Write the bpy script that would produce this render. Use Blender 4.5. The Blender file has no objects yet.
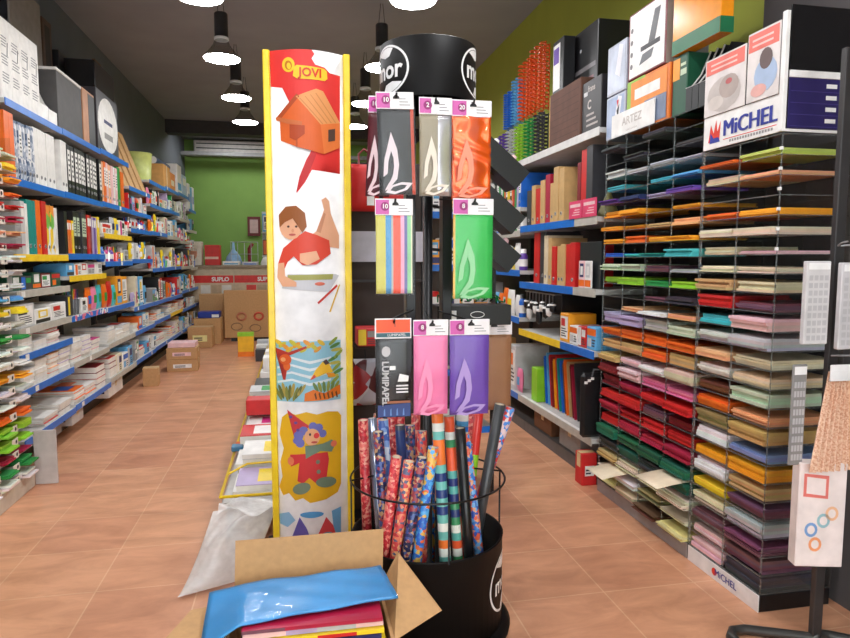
import bpy, bmesh, math, random
from mathutils import Vector, Matrix
PI = math.pi
SC = bpy.context.scene
COL = SC.collection
rng = random.Random(7)

# ------------------------------------------------------------------ materials
def lin(c):
    c = c / 255.0
    return c / 12.92 if c <= 0.04045 else ((c + 0.055) / 1.055) ** 2.4
_M = {}
def M(rgb, rough=0.55, metal=0.0, var=0.10, scale=14.0, coat=0.0, spec=0.5):
    """plain coloured surface with a little procedural unevenness"""
    key = (tuple(rgb), rough, metal, var, scale, coat, spec)
    if key in _M: return _M[key]
    m = bpy.data.materials.new('surface_%d' % len(_M)); m.use_nodes = True
    nt = m.node_tree; b = nt.nodes['Principled BSDF']
    n = nt.nodes.new('ShaderNodeTexNoise'); n.inputs['Scale'].default_value = scale; n.inputs['Detail'].default_value = 3
    tc = nt.nodes.new('ShaderNodeTexCoord'); nt.links.new(tc.outputs['Object'], n.inputs['Vector'])
    r = nt.nodes.new('ShaderNodeValToRGB')
    l = [lin(x) for x in rgb]
    r.color_ramp.elements[0].position = .3; r.color_ramp.elements[1].position = .7
    r.color_ramp.elements[0].color = (*[x * (1 - var) for x in l], 1)
    r.color_ramp.elements[1].color = (*[min(1, x * (1 + var)) for x in l], 1)
    nt.links.new(n.outputs['Fac'], r.inputs['Fac']); nt.links.new(r.outputs['Color'], b.inputs['Base Color'])
    b.inputs['Roughness'].default_value = rough; b.inputs['Metallic'].default_value = metal
    b.inputs['Coat Weight'].default_value = coat; b.inputs['Specular IOR Level'].default_value = spec
    _M[key] = m
    return m
def clear(name, tint=(1, 1, 1), gloss=0.12, rough=0.05, haze=0.0, hazecol=(.9, .9, .9)):
    """thin clear plastic or glass sheet"""
    m = bpy.data.materials.new(name); m.use_nodes = True; nt = m.node_tree; nt.nodes.clear()
    o = nt.nodes.new('ShaderNodeOutputMaterial'); t = nt.nodes.new('ShaderNodeBsdfTransparent'); g = nt.nodes.new('ShaderNodeBsdfGlossy')
    t.inputs['Color'].default_value = (*tint, 1); g.inputs['Roughness'].default_value = rough
    fr = nt.nodes.new('ShaderNodeLayerWeight'); fr.inputs['Blend'].default_value = 0.25
    mm = nt.nodes.new('ShaderNodeMath'); mm.operation = 'MULTIPLY'; mm.inputs[1].default_value = gloss * 3
    ad = nt.nodes.new('ShaderNodeMath'); ad.operation = 'ADD'; ad.inputs[1].default_value = gloss * .3; ad.use_clamp = True
    nt.links.new(fr.outputs['Fresnel'], mm.inputs[0]); nt.links.new(mm.outputs[0], ad.inputs[0])
    mx = nt.nodes.new('ShaderNodeMixShader'); nt.links.new(ad.outputs[0], mx.inputs[0])
    src = t
    if haze:
        d = nt.nodes.new('ShaderNodeBsdfDiffuse'); d.inputs['Color'].default_value = (*hazecol, 1)
        h = nt.nodes.new('ShaderNodeMixShader')
        nz = nt.nodes.new('ShaderNodeTexNoise'); nz.inputs['Scale'].default_value = 9
        hm = nt.nodes.new('ShaderNodeMath'); hm.operation = 'MULTIPLY_ADD'; hm.inputs[1].default_value = haze * .5; hm.inputs[2].default_value = haze * .75; hm.use_clamp = True
        nt.links.new(nz.outputs['Fac'], hm.inputs[0]); nt.links.new(hm.outputs[0], h.inputs[0])
        nt.links.new(t.outputs[0], h.inputs[1]); nt.links.new(d.outputs[0], h.inputs[2]); src = h
    nt.links.new(src.outputs[0], mx.inputs[1]); nt.links.new(g.outputs[0], mx.inputs[2]); nt.links.new(mx.outputs[0], o.inputs[0])
    return m
def glow(name, rgb, strength):
    m = bpy.data.materials.new(name); m.use_nodes = True; nt = m.node_tree; nt.nodes.clear()
    o = nt.nodes.new('ShaderNodeOutputMaterial'); e = nt.nodes.new('ShaderNodeEmission')
    e.inputs['Color'].default_value = (*rgb, 1); e.inputs['Strength'].default_value = strength
    nt.links.new(e.outputs[0], o.inputs[0]); return m
def blotch(name, cols, scale=30.0, rough=0.35, kind='voronoi', stretch=(1, 1, 1)):
    """printed paper: patches of several flat colours"""
    m = bpy.data.materials.new(name); m.use_nodes = True; nt = m.node_tree; b = nt.nodes['Principled BSDF']
    tc = nt.nodes.new('ShaderNodeTexCoord'); mp = nt.nodes.new('ShaderNodeMapping'); mp.inputs['Scale'].default_value = stretch
    nt.links.new(tc.outputs['Object'], mp.inputs['Vector'])
    if kind == 'voronoi':
        n = nt.nodes.new('ShaderNodeTexVoronoi'); n.inputs['Scale'].default_value = scale
        s = nt.nodes.new('ShaderNodeSeparateColor'); nt.links.new(n.outputs['Color'], s.inputs[0]); fac = s.outputs[0]
    elif kind == 'bands':
        s = nt.nodes.new('ShaderNodeSeparateXYZ'); nt.links.new(mp.outputs[0], s.inputs[0])
        w = nt.nodes.new('ShaderNodeTexWhiteNoise'); w.noise_dimensions = '1D'
        f = nt.nodes.new('ShaderNodeMath'); f.operation = 'MULTIPLY'; f.inputs[1].default_value = scale
        fl = nt.nodes.new('ShaderNodeMath'); fl.operation = 'FLOOR'
        nt.links.new(s.outputs[2], f.inputs[0]); nt.links.new(f.outputs[0], fl.inputs[0]); nt.links.new(fl.outputs[0], w.inputs['W']); fac = w.outputs['Value']
        n = None
    if kind == 'voronoi': nt.links.new(mp.outputs[0], n.inputs['Vector'])
    r = nt.nodes.new('ShaderNodeValToRGB'); r.color_ramp.interpolation = 'CONSTANT'
    els = r.color_ramp.elements
    while len(els) < len(cols): els.new(0.5)
    for i, c in enumerate(cols):
        els[i].position = i / len(cols); els[i].color = (*[lin(x) for x in c], 1)
    nt.links.new(fac, r.inputs['Fac']); nt.links.new(r.outputs['Color'], b.inputs['Base Color'])
    b.inputs['Roughness'].default_value = rough
    return m

CN = {'white': (240, 238, 234), 'cream': (232, 222, 192), 'black': (24, 24, 26), 'charcoal': (58, 58, 62), 'grey': (150, 148, 146),
      'pale grey': (205, 204, 204), 'red': (206, 34, 34), 'dark red': (132, 24, 34), 'crimson': (176, 26, 62), 'orange': (240, 110, 28),
      'amber': (250, 164, 30), 'yellow': (248, 214, 40), 'lime': (150, 205, 50), 'green': (40, 150, 70), 'dark green': (22, 88, 62), 'bottle green': (26, 106, 76), 'yellow green': (198, 206, 100),
      'teal': (18, 140, 132), 'turquoise': (70, 190, 196), 'sky blue': (96, 172, 222), 'blue': (28, 104, 204), 'navy': (30, 38, 96),
      'violet': (98, 62, 160), 'lilac': (186, 166, 206), 'pink': (240, 130, 168), 'pale pink': (240, 198, 200), 'magenta': (206, 50, 130),
      'tan': (206, 168, 112), 'brown': (112, 72, 44), 'kraft': (190, 146, 94), 'beige': (222, 204, 172), 'mauve': (118, 76, 92),
      'peach': (244, 178, 130), 'olive': (150, 146, 96), 'pale green': (200, 216, 186), 'pale yellow': (240, 230, 160), 'silver': (190, 192, 196), 'periwinkle': (140, 156, 204)}
def K(n, rough=0.5, **k): return M(CN[n], rough, **k)
STEEL = M((168, 168, 170), .35, .75)
WSTEEL = M((206, 204, 200), .4)
DSTEEL = M((70, 68, 68), .45, .3)
BLKM = M((20, 20, 22), .38, .2)
BLUE = M((8, 110, 206), .35)
YELL = M((250, 208, 40), .4)
PAPER = M((238, 234, 226), .7)
CARD = M((196, 152, 104), .8, var=.07, scale=40)
CARDIN = M((176, 134, 90), .85, var=.07, scale=40)
ACR = clear('acrylic_sheet', (.95, .96, .955), .055)
ACRE = clear('acrylic_edge', (.80, .83, .82), .16, .08, .10, (.75, .78, .78))
FILM = clear('packing_film', (.985, .985, .985), .05, .08, 0)
GLASS = clear('window_glass', (.97, .98, .98), .1)
BAGM = clear('bag_plastic', (.95, .95, .95), .12, .2, .46, (.96, .94, .92))

# ------------------------------------------------------------------ mesh builder
class MB:
    def __init__(s): s.v = []; s.f = []; s.mi = []; s.mats = []; s.sm = []
    def mat(s, m):
        if m not in s.mats: s.mats.append(m)
        return s.mats.index(m)
    def face(s, pts, m, smooth=False):
        b = len(s.v); s.v += [tuple(p) for p in pts]; s.f.append(list(range(b, b + len(pts)))); s.mi.append(s.mat(m)); s.sm.append(smooth)
    def mesh(s, vs, fs, m, smooth=False):
        b = len(s.v); s.v += [tuple(p) for p in vs]; i = s.mat(m)
        for f in fs: s.f.append([b + k for k in f]); s.mi.append(i); s.sm.append(smooth)
    def box(s, x0, x1, y0, y1, z0, z1, m, c=0.0, T=None):
        if c <= 0:
            vs = [(x, y, z) for x in (x0, x1) for y in (y0, y1) for z in (z0, z1)]
            fs = [(0, 1, 3, 2), (4, 6, 7, 5), (0, 4, 5, 1), (2, 3, 7, 6), (0, 2, 6, 4), (1, 5, 7, 3)]
        else:
            c = min(c, (x1 - x0) * .45, (y1 - y0) * .45, (z1 - z0) * .45)
            vs = []; idx = {}
            X = (x0, x1); Y = (y0, y1); Z = (z0, z1)
            for i in (0, 1):
                for j in (0, 1):
                    for k in (0, 1):
                        p = Vector((X[i], Y[j], Z[k])); d = Vector((c if i == 0 else -c, c if j == 0 else -c, c if k == 0 else -c))
                        for a in range(3):
                            q = p + d; q[a] = p[a]; idx[(i, j, k, a)] = len(vs); vs.append(tuple(q))
            fs = []
            g = lambda i, j, k, a: idx[(i, j, k, a)]
            for i in (0, 1):
                fs.append([g(i, 0, 0, 0), g(i, 1, 0, 0), g(i, 1, 1, 0), g(i, 0, 1, 0)])
                fs.append([g(0, i, 0, 1), g(1, i, 0, 1), g(1, i, 1, 1), g(0, i, 1, 1)])
                fs.append([g(0, 0, i, 2), g(1, 0, i, 2), g(1, 1, i, 2), g(0, 1, i, 2)])
                for j in (0, 1):
                    fs.append([g(i, j, 0, 0), g(i, j, 1, 0), g(i, j, 1, 1), g(i, j, 0, 1)])
                    fs.append([g(i, 0, j, 0), g(i, 1, j, 0), g(i, 1, j, 2), g(i, 0, j, 2)])
                    fs.append([g(0, i, j, 1), g(1, i, j, 1), g(1, i, j, 2), g(0, i, j, 2)])
                    for k in (0, 1): fs.append([g(i, j, k, 0), g(i, j, k, 1), g(i, j, k, 2)])
        if T is not None: vs = [tuple(T @ Vector(p)) for p in vs]
        s.mesh(vs, fs, m)
    def lathe(s, prof, m, seg=20, c=(0, 0, 0), smooth=True, T=None, cap=True):
        vs = []; fs = []; n = len(prof)
        for k in range(seg):
            a = 2 * PI * k / seg
            for r, z in prof: vs.append((c[0] + r * math.cos(a), c[1] + r * math.sin(a), c[2] + z))
        for k in range(seg):
            k2 = (k + 1) % seg
            for i in range(n - 1): fs.append((k * n + i, k2 * n + i, k2 * n + i + 1, k * n + i + 1))
        if T is not None: vs = [tuple(T @ Vector(p)) for p in vs]
        s.mesh(vs, fs, m, smooth)
        if cap:
            for i in (0, n - 1):
                if prof[i][0] > 1e-5: s.face([vs[k * n + i] for k in range(seg)], m)
    def tube(s, pts, r, m, seg=8, caps=True, closed=False):
        pts = [Vector(p) for p in pts]; n = len(pts); vs = []; fs = []
        up = Vector((0, 0, 1)); prev = None
        for i, p in enumerate(pts):
            a = pts[(i - 1) % n] if (i > 0 or closed) else p; b = pts[(i + 1) % n] if (i < n - 1 or closed) else p
            t = (b - a).normalized()
            if prev is None:
                q = t.cross(up) if abs(t.dot(up)) < .95 else t.cross(Vector((1, 0, 0)))
            else: q = prev - t * prev.dot(t)
            q.normalize(); prev = q; w = t.cross(q)
            rr = r[i] if isinstance(r, (list, tuple)) else r
            for k in range(seg):
                an = 2 * PI * k / seg; vs.append(tuple(p + (q * math.cos(an) + w * math.sin(an)) * rr))
        for i in range(n if closed else n - 1):
            j = (i + 1) % n
            for k in range(seg):
                k2 = (k + 1) % seg; fs.append((i * seg + k, i * seg + k2, j * seg + k2, j * seg + k))
        s.mesh(vs, fs, m, True)
        if caps and not closed:
            s.face(vs[:seg], m); s.face(vs[-seg:], m)
    def grid(s, fn, nu, nv, m, smooth=True, thick=0.0):
        P = [[Vector(fn(i / nu, j / nv)) for j in range(nv + 1)] for i in range(nu + 1)]
        vs = [tuple(P[i][j]) for i in range(nu + 1) for j in range(nv + 1)]; w = nv + 1
        fs = [(i * w + j, (i + 1) * w + j, (i + 1) * w + j + 1, i * w + j + 1) for i in range(nu) for j in range(nv)]
        if thick:
            N = len(vs)
            for i in range(nu + 1):
                for j in range(nv + 1):
                    a = P[min(i + 1, nu)][j] - P[max(i - 1, 0)][j]; b = P[i][min(j + 1, nv)] - P[i][max(j - 1, 0)]
                    nn = a.cross(b); nn = nn.normalized() if nn.length > 1e-12 else Vector((0, 0, 1))
                    vs.append(tuple(P[i][j] - nn * thick))
            fs += [tuple(N + k for k in reversed(f)) for f in fs[:]]
            ring = [i * w for i in range(nu + 1)] + [nu * w + j for j in range(1, w)] + [i * w + nv for i in range(nu - 1, -1, -1)] + [j for j in range(nv - 1, 0, -1)]
            for k in range(len(ring)):
                a, b = ring[k], ring[(k + 1) % len(ring)]; fs.append((b, a, N + a, N + b))
        s.mesh(vs, fs, m, smooth)
    def poly(s, pts, m, fn, h=0.0, step=None, bounds=None):
        """flat printed shape: pts in 2-D, fn(x, y) -> 3-D point; step slices it so that it follows a curved surface"""
        bm = bmesh.new(); bv = [bm.verts.new((p[0], p[1], 0)) for p in pts]
        try: bm.faces.new(bv)
        except ValueError: bm.free(); return
        bmesh.ops.triangulate(bm, faces=bm.faces[:])
        s._bm2d(bm, m, fn, step)
    def _bm2d(s, bm, m, fn, step):
        if step:
            xs = [v.co.x for v in bm.verts]; x = math.ceil(min(xs) / step) * step
            while x < max(xs):
                bmesh.ops.bisect_plane(bm, geom=bm.verts[:] + bm.edges[:] + bm.faces[:], plane_co=(x, 0, 0), plane_no=(1, 0, 0)); x += step
        bm.verts.index_update()
        vs = [tuple(fn(v.co.x, v.co.y)) for v in bm.verts]; fs = [[v.index for v in f.verts] for f in bm.faces]
        bm.free(); s.mesh(vs, fs, m)
    def text(s, body, size, m, fn, bold=0.0, step=None, shear=0.0, sx=1.0):
        cu = bpy.data.curves.new('lettering', 'FONT'); cu.body = body; cu.size = size; cu.align_x = 'CENTER'; cu.align_y = 'CENTER'
        cu.offset = bold; cu.shear = shear; cu.resolution_u = 3
        ob = bpy.data.objects.new('lettering', cu); COL.objects.link(ob)
        dg = bpy.context.evaluated_depsgraph_get(); me = bpy.data.meshes.new_from_object(ob.evaluated_get(dg))
        bm = bmesh.new(); bm.from_mesh(me)
        for v in bm.verts: v.co.x *= sx
        bpy.data.objects.remove(ob); bpy.data.curves.remove(cu); bpy.data.meshes.remove(me)
        s._bm2d(bm, m, fn, step)
    def build(s, name, parent=None, loc=None, rotz=0.0, auto=None):
        me = bpy.data.meshes.new(name); me.from_pydata(s.v, [], s.f)
        for m in s.mats: me.materials.append(m)
        me.polygons.foreach_set('material_index', s.mi); me.polygons.foreach_set('use_smooth', s.sm); me.update()
        bm = bmesh.new(); bm.from_mesh(me)
        if any(s.sm): bmesh.ops.remove_doubles(bm, verts=bm.verts[:], dist=1e-6)
        bm.to_mesh(me); bm.free()
        o = bpy.data.objects.new(name, me); COL.objects.link(o)
        if parent is not None: o.parent = parent
        if loc is not None: o.location = loc
        o.rotation_euler.z = rotz
        return o
_labels = {}
def tag(o, label, cat, group=None):
    if label in _labels: print('DUPLICATE LABEL', label, o.name)
    _labels[label] = 1
    o['label'] = label; o['category'] = cat
    if group: o['group'] = group
    return o
def root(name, label, cat, loc=(0, 0, 0), rotz=0.0, group=None):
    o = bpy.data.objects.new(name, None); o.empty_display_size = .05; COL.objects.link(o); o.location = loc; o.rotation_euler.z = rotz
    return tag(o, label, cat, group)
def struct(mb, name):
    o = mb.build(name); o['kind'] = 'structure'; return o
ORD = 'first second third fourth fifth sixth seventh eighth ninth tenth eleventh twelfth thirteenth fourteenth fifteenth sixteenth seventeenth eighteenth nineteenth twentieth'.split()
ORD += ['twenty-' + o for o in ORD[:9]] + ['thirtieth'] + ['thirty-' + o for o in ORD[:9]] + ['fortieth']

# ------------------------------------------------------------------ camera (measured from the photograph's vanishing point)
F = 650.0
d = Vector((295 - 425, -(258 - 319), -F)).normalized(); zc = Vector((0, -d.z, d.y)).normalized(); xc = d.cross(zc)
R = Matrix((xc, d, zc))
cam = bpy.data.cameras.new('camera'); cam.sensor_width = 36; cam.lens = F / 850 * 36; cam.clip_start = .05
co = bpy.data.objects.new('camera', cam); COL.objects.link(co)
co.matrix_world = Matrix.Translation((0, 0, 1.4)) @ R.to_4x4()
SC.camera = co

# ------------------------------------------------------------------ setting
def floor_mat():
    m = bpy.data.materials.new('terracotta_tiles'); m.use_nodes = True; nt = m.node_tree; b = nt.nodes['Principled BSDF']
    tc = nt.nodes.new('ShaderNodeTexCoord'); mp = nt.nodes.new('ShaderNodeMapping'); mp.inputs['Location'].default_value = (.01, .1, 0)
    nt.links.new(tc.outputs['Object'], mp.inputs['Vector'])
    br = nt.nodes.new('ShaderNodeTexBrick'); br.offset = 0; br.inputs['Scale'].default_value = 1; br.inputs['Brick Width'].default_value = .42; br.inputs['Row Height'].default_value = .42
    br.inputs['Mortar Size'].default_value = .0035; br.inputs['Mortar Smooth'].default_value = .3
    br.inputs['Color1'].default_value = (*[lin(x) for x in (204, 144, 112)], 1); br.inputs['Color2'].default_value = (*[lin(x) for x in (218, 162, 126)], 1)
    br.inputs['Mortar'].default_value = (*[lin(x) for x in (224, 178, 142)], 1)
    nt.links.new(mp.outputs[0], br.inputs['Vector'])
    n = nt.nodes.new('ShaderNodeTexNoise'); n.inputs['Scale'].default_value = 3.2; n.inputs['Detail'].default_value = 6; n.inputs['Roughness'].default_value = .62; n.inputs['Distortion'].default_value = .6
    mp2 = nt.nodes.new('ShaderNodeMapping'); mp2.inputs['Scale'].default_value = (1.0, 2.4, 1)
    nt.links.new(tc.outputs['Object'], mp2.inputs['Vector']); nt.links.new(mp2.outputs[0], n.inputs['Vector'])
    r = nt.nodes.new('ShaderNodeValToRGB'); r.color_ramp.elements[0].position = .32; r.color_ramp.elements[1].position = .68
    r.color_ramp.elements[0].color = (.62, .52, .46, 1); r.color_ramp.elements[1].color = (1.22, 1.22, 1.2, 1)
    nt.links.new(n.outputs['Fac'], r.inputs['Fac'])
    mx = nt.nodes.new('ShaderNodeMix'); mx.data_type = 'RGBA'; mx.blend_type = 'MULTIPLY'; mx.inputs['Factor'].default_value = .55
    nt.links.new(br.outputs['Color'], mx.inputs[6]); nt.links.new(r.outputs['Color'], mx.inputs[7])
    nt.links.new(mx.outputs[2], b.inputs['Base Color'])
    b.inputs['Roughness'].default_value = .32; b.inputs['Specular IOR Level'].default_value = .45
    bp = nt.nodes.new('ShaderNodeBump'); bp.inputs['Strength'].default_value = .15; bp.inputs['Distance'].default_value = .002
    nt.links.new(br.outputs['Fac'], bp.inputs['Height']); bp.invert = True; nt.links.new(bp.outputs[0], b.inputs['Normal'])
    return m
XL, XR, YF, YB, ZT = -2.17, 2.32, -2.6, 14.2, 3.8
mb = MB(); mb.box(XL - .1, XR + .1, YF - .1, YB + .1, -.1, 0, floor_mat()); struct(mb, 'floor')
CEIL = M((146, 147, 153), .8, var=.06, scale=2)
DARKW = M((100, 104, 113), .8, var=.06, scale=3)
GREENW = M((132, 172, 84), .7, var=.05, scale=3)
OLIVEW = M((162, 168, 58), .7, var=.05, scale=3)
mb = MB(); mb.box(XL - .1, XR + .1, YF - .1, YB + .1, ZT, ZT + .1, CEIL); struct(mb, 'ceiling')
mb = MB(); mb.box(XL - .1, XL, YF, YB, 0, ZT, DARKW); struct(mb, 'wall_left')
mb = MB(); mb.box(XR, XR + .1, YF, YB, 0, ZT, OLIVEW); struct(mb, 'wall_right')
mb = MB(); mb.box(XL, XR, YB, YB + .1, 0, ZT, GREENW); struct(mb, 'wall_back')
mb = MB()
mb.box(XL, -1.95, YF - .1, YF, 0, ZT, DARKW); mb.box(2.1, XR, YF - .1, YF, 0, ZT, DARKW); mb.box(-1.95, 2.1, YF - .1, YF, 3.35, ZT, DARKW)
mb.box(-1.95, 2.1, YF - .1, YF, 0, .12, DARKW); struct(mb, 'wall_front')
mb = MB()
for x in (-1.95, -.6, .7, 2.05): mb.box(x, x + .05, YF - .08, YF - .03, .12, 3.35, DSTEEL)
mb.box(-1.95, 2.1, YF - .08, YF - .03, 3.3, 3.35, DSTEEL); mb.box(-1.95, 2.1, YF - .08, YF - .03, .12, .17, DSTEEL)
w = struct(mb, 'window_1')
mb = MB(); mb.box(-1.9, 2.05, YF - .06, YF - .054, .17, 3.3, GLASS); g = mb.build('glass', w)
# dark pilaster on the green wall close to the entrance
mb = MB(); mb.box(2.14, XR, .2, 2.75, 0, ZT, M((92, 88, 88), .7, var=.04)); struct(mb, 'pillar')
# bulkhead and beam over the counter end
mb = MB(); mb.box(XL, XR, 13.7, 13.9, 3.42, 3.5, M((150, 150, 150), .6), .01); struct(mb, 'beam')
mb = MB(); mb.box(XL, XR, 12.2, 12.5, 3.58, ZT, M((60, 57, 57), .8)); struct(mb, 'trim_1')

# ------------------------------------------------------------------ pendant lamps
LAMP = glow('lamp_diffuser', (.98, .985, 1), 36)
SHADE = clear('smoked_shade', (.72, .71, .71), .03, .35)
def lamp(x, y, label):
    t = root('pendant_lamp', label, 'lamp', (x, y, 3.2), group='round pendant lamps in two rows')
    mb = MB(); mb.lathe([(.165, 0), (.172, .008), (.165, .02), (.12, .07), (.075, .13), (.06, .17)], SHADE, 28, cap=False); mb.build('reflector', t)
    mb = MB(); mb.lathe([(0.0, -.004), (.08, -.003), (.158, .004), (.162, .012)], LAMP, 28, cap=False); mb.lathe([(0.0, .014), (.159, .014), (.163, .010)], M((70, 68, 68), .6), 28, cap=False); mb.build('diffuser', t)
    mb = MB(); mb.lathe([(.062, .17), (.066, .176), (.066, .19), (.062, .196)], M((216, 214, 212), .3), 20); mb.build('collar', t)
    mb = MB(); mb.lathe([(.06, .197), (.06, .40), (.054, .41)], M((52, 50, 50), .5), 20); mb.build('gear_housing', t)
    mb = MB(); mb.tube([(.03, 0, .41), (.01, 0, .6)], .003, BLKM, 6); mb.build('cable', t)
    mb = MB(); mb.tube([(-.03, 0, .41), (-.01, 0, .6)], .003, BLKM, 6); mb.build('cable', t)
YL = [-1.0, .55, 2.0, 3.45, 4.92, 6.37, 7.86, 9.22]
k = 0
for i, y in enumerate(YL):
    for x, sd in ((-.62, 'dark shelving wall'), (.85, 'green wall')):
        yy = y - (.22 if x > 0 and i == 4 else 0)
        lamp(x, yy, 'round glowing pendant lamp, %s from the entrance in the row by the %s' % (ORD[i], sd))

for i, x in enumerate((-1.2, .3)):  # unseen lights added behind the bulkhead to brighten the green back wall
    t = root('added_ceiling_light', 'added unseen ceiling light behind the bulkhead over the counter, %s the dark wall' % ('beside', 'away from')[i], 'lamp', (x, 12.95, 3.77), group='unseen ceiling lights added over the counter')
    mb = MB(); mb.box(-.32, .32, -.32, .32, 0, .03, DSTEEL, .004); mb.build('housing', t)
    mb = MB(); mb.box(-.3, .3, -.3, .3, -.004, 0, glow('added_panel_diffuser_%d' % i, (.98, .985, 1), 10)); mb.build('diffuser', t)

# ------------------------------------------------------------------ shop goods: builders. Each stands with its front face in the plane x=0 looking to +x,
# its width along +y and its depth towards -x
def textlines(mb, x, y0, y1, z0, z1, n, m, r):
    h = (z1 - z0) / n
    for i in range(n):
        a = y0 + (y1 - y0) * r.uniform(0, .1); b = y1 - (y1 - y0) * r.uniform(0, .35)
        mb.face([(x, a, z0 + h * i + h * .25), (x, b, z0 + h * i + h * .25), (x, b, z0 + h * i + h * .7), (x, a, z0 + h * i + h * .7)], m)
def place(o, P, side):
    """side +1: dark wall (front faces +x); side -1: green wall (front faces -x). P = (x front, y start, z)"""
    o.location = P if side > 0 else (P[0], P[1] + o['w'], P[2])
    o.rotation_euler.z = 0 if side > 0 else PI
    del o['w']
    return o
def binder(w, h, d, col, r, lab=True, labcol='white', ring=True, tall=False, pattern=None):
    o = bpy.data.objects.new('ring_binder', None); COL.objects.link(o); o.empty_display_size = .03
    m = pattern or K(col, .4)
    mb = MB(); t = .004
    mb.box(-t, 0, 0, w, 0, h, m, .0015); mb.box(-d, -t, 0, t, 0, h, m); mb.box(-d, -t, w - t, w, 0, h, m); mb.build('cover', o)
    mb = MB(); mb.box(-d + .012, -.02, t + .001, w - t - .001, .008, h - .02, PAPER); mb.build('paper_block', o)
    if lab:
        mb = MB(); lz0, lz1 = (h * .28, h * .9) if tall else (h * .42, h * .86)
        mb.box(0, .0012, w * .14, w * .86, lz0, lz1, K(labcol))
        textlines(mb, .0016, w * .24, w * .8, lz0 + .02, lz1 - .02, 5, K('charcoal'), r); mb.build('spine_label', o)
    if ring:
        mb = MB(); pts = [(.001, w / 2 + .011 * math.cos(a), h * .16 + .011 * math.sin(a)) for a in [2 * PI * i / 12 for i in range(12)]]
        mb.tube(pts, .003, STEEL, 6, closed=True); mb.face([(.0012, w / 2 + .009 * math.cos(a), h * .16 + .009 * math.sin(a)) for a in [2 * PI * i / 10 for i in range(10)]], K('black')); mb.build('finger_ring', o)
    return o, 'ring binder', 'binder'
def book(w, h, d, col, r, acc='white'):
    o = bpy.data.objects.new('paperback_book', None); COL.objects.link(o); o.empty_display_size = .03
    m = K(col, .4); mb = MB(); t = .0022
    mb.box(-t, 0, 0, w, 0, h, m); mb.box(-d, -t, 0, t, 0, h, m); mb.box(-d, -t, w - t, w, 0, h, m)
    mb.face([(.0006, w * .15, h * .72), (.0006, w * .85, h * .72), (.0006, w * .85, h * .92), (.0006, w * .15, h * .92)], K(acc))
    mb.face([(.0006, w * .25, h * .15), (.0006, w * .75, h * .15), (.0006, w * .75, h * .55), (.0006, w * .25, h * .55)], M([min(255, x * .7 + 60) for x in CN[col]], .5)); mb.build('cover', o)
    mb = MB(); mb.box(-d + .003, -.006, t + .0005, w - t - .0005, .003, h - .004, PAPER); mb.build('page_block', o)
    return o, 'book', 'book'
ACCENTS = ['red', 'blue', 'yellow', 'green', 'black', 'orange', 'white', 'sky blue', 'magenta', 'navy', 'grey', 'silver', 'charcoal', 'white', 'pale grey']
def carton(w, h, d, col, r, name='carton', acc=None):
    m = K(col, .45); mb = MB(); mb.box(-d, 0, 0, w, 0, h, m, min(.004, h * .1))
    x = .0007; a1 = K(acc or r.choice(ACCENTS), .4); a2 = K(r.choice(ACCENTS), .4)
    def q(y0, y1, z0, z1, mm, dx=0): mb.face([(x + dx, y0 * w, z0 * h), (x + dx, y1 * w, z0 * h), (x + dx, y1 * w, z1 * h), (x + dx, y0 * w, z1 * h)], mm)
    st = r.randrange(4)
    if st == 0: q(.04, .96, .62, .92, a1); q(.1, .5, .12, .5, a2); textlines(mb, x + .0004, w * .55, w * .92, h * .12, h * .5, 3, K('charcoal'), r)
    elif st == 1: q(.04, .4, .06, .94, a1); q(.46, .9, .5, .85, a2); textlines(mb, x + .0004, w * .46, w * .92, h * .1, h * .42, 3, K('charcoal'), r)
    elif st == 2: q(.08, .92, .1, .9, K('white')); q(.14, .6, .55, .82, a1, .0004); textlines(mb, x + .0006, w * .14, w * .86, h * .16, h * .5, 4, K('charcoal'), r)
    else: q(.04, .96, .06, .3, a1); q(.2, .8, .4, .9, a2); q(.3, .7, .48, .8, K('white'), .0004)
    mb.face([(-d * .9, w * .1, h + .0006), (-d * .15, w * .1, h + .0006), (-d * .15, w * .9, h + .0006), (-d * .9, w * .9, h + .0006)], M([min(255, c * .85 + 30) for c in CN[col]], .5))
    o = mb.build(name)
    return o, name.replace('_', ' '), 'box'
def notepad(w, h, d, col, r):
    o = bpy.data.objects.new('notepad', None); COL.objects.link(o); o.empty_display_size = .03
    c = min(.004, h * .2); mb = MB(); mb.box(-d + .002, -.002, .002, w - .002, 0, h - c, PAPER); mb.build('page_block', o)
    mb = MB(); mb.box(-d, 0, 0, w, h - c, h, K(col, .4)); z = h + .0005
    a = K(r.choice(ACCENTS), .4); x0, x1 = sorted((r.uniform(.1, .45), r.uniform(.55, .9)))
    mb.face([(-d * x1, w * .12, z), (-d * x0, w * .12, z), (-d * x0, w * .85, z), (-d * x1, w * .85, z)], a); mb.build('cover', o)
    return o, 'notepad', 'notepad'
def jar(w, h, d, col, r):
    o = bpy.data.objects.new('paint_jar', None); COL.objects.link(o); o.empty_display_size = .03
    R_ = min(w, d) / 2; c = (-R_, w / 2, 0); mb = MB()
    mb.lathe([(R_ * .9, 0), (R_, .006), (R_, h * .66), (R_ * .62, h * .8)], K(col, .3), 14, c); mb.lathe([(R_ * 1.01, h * .18), (R_ * 1.01, h * .52)], K('white'), 14, c, cap=False); mb.build('bottle', o)
    mb = MB(); mb.lathe([(R_ * .66, h * .8), (R_ * .66, h * .99), (R_ * .55, h)], K(r.choice(['white', 'black', 'red', 'blue']), .35), 14, c); mb.build('cap', o)
    return o, 'paint jar', 'jar'
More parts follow.
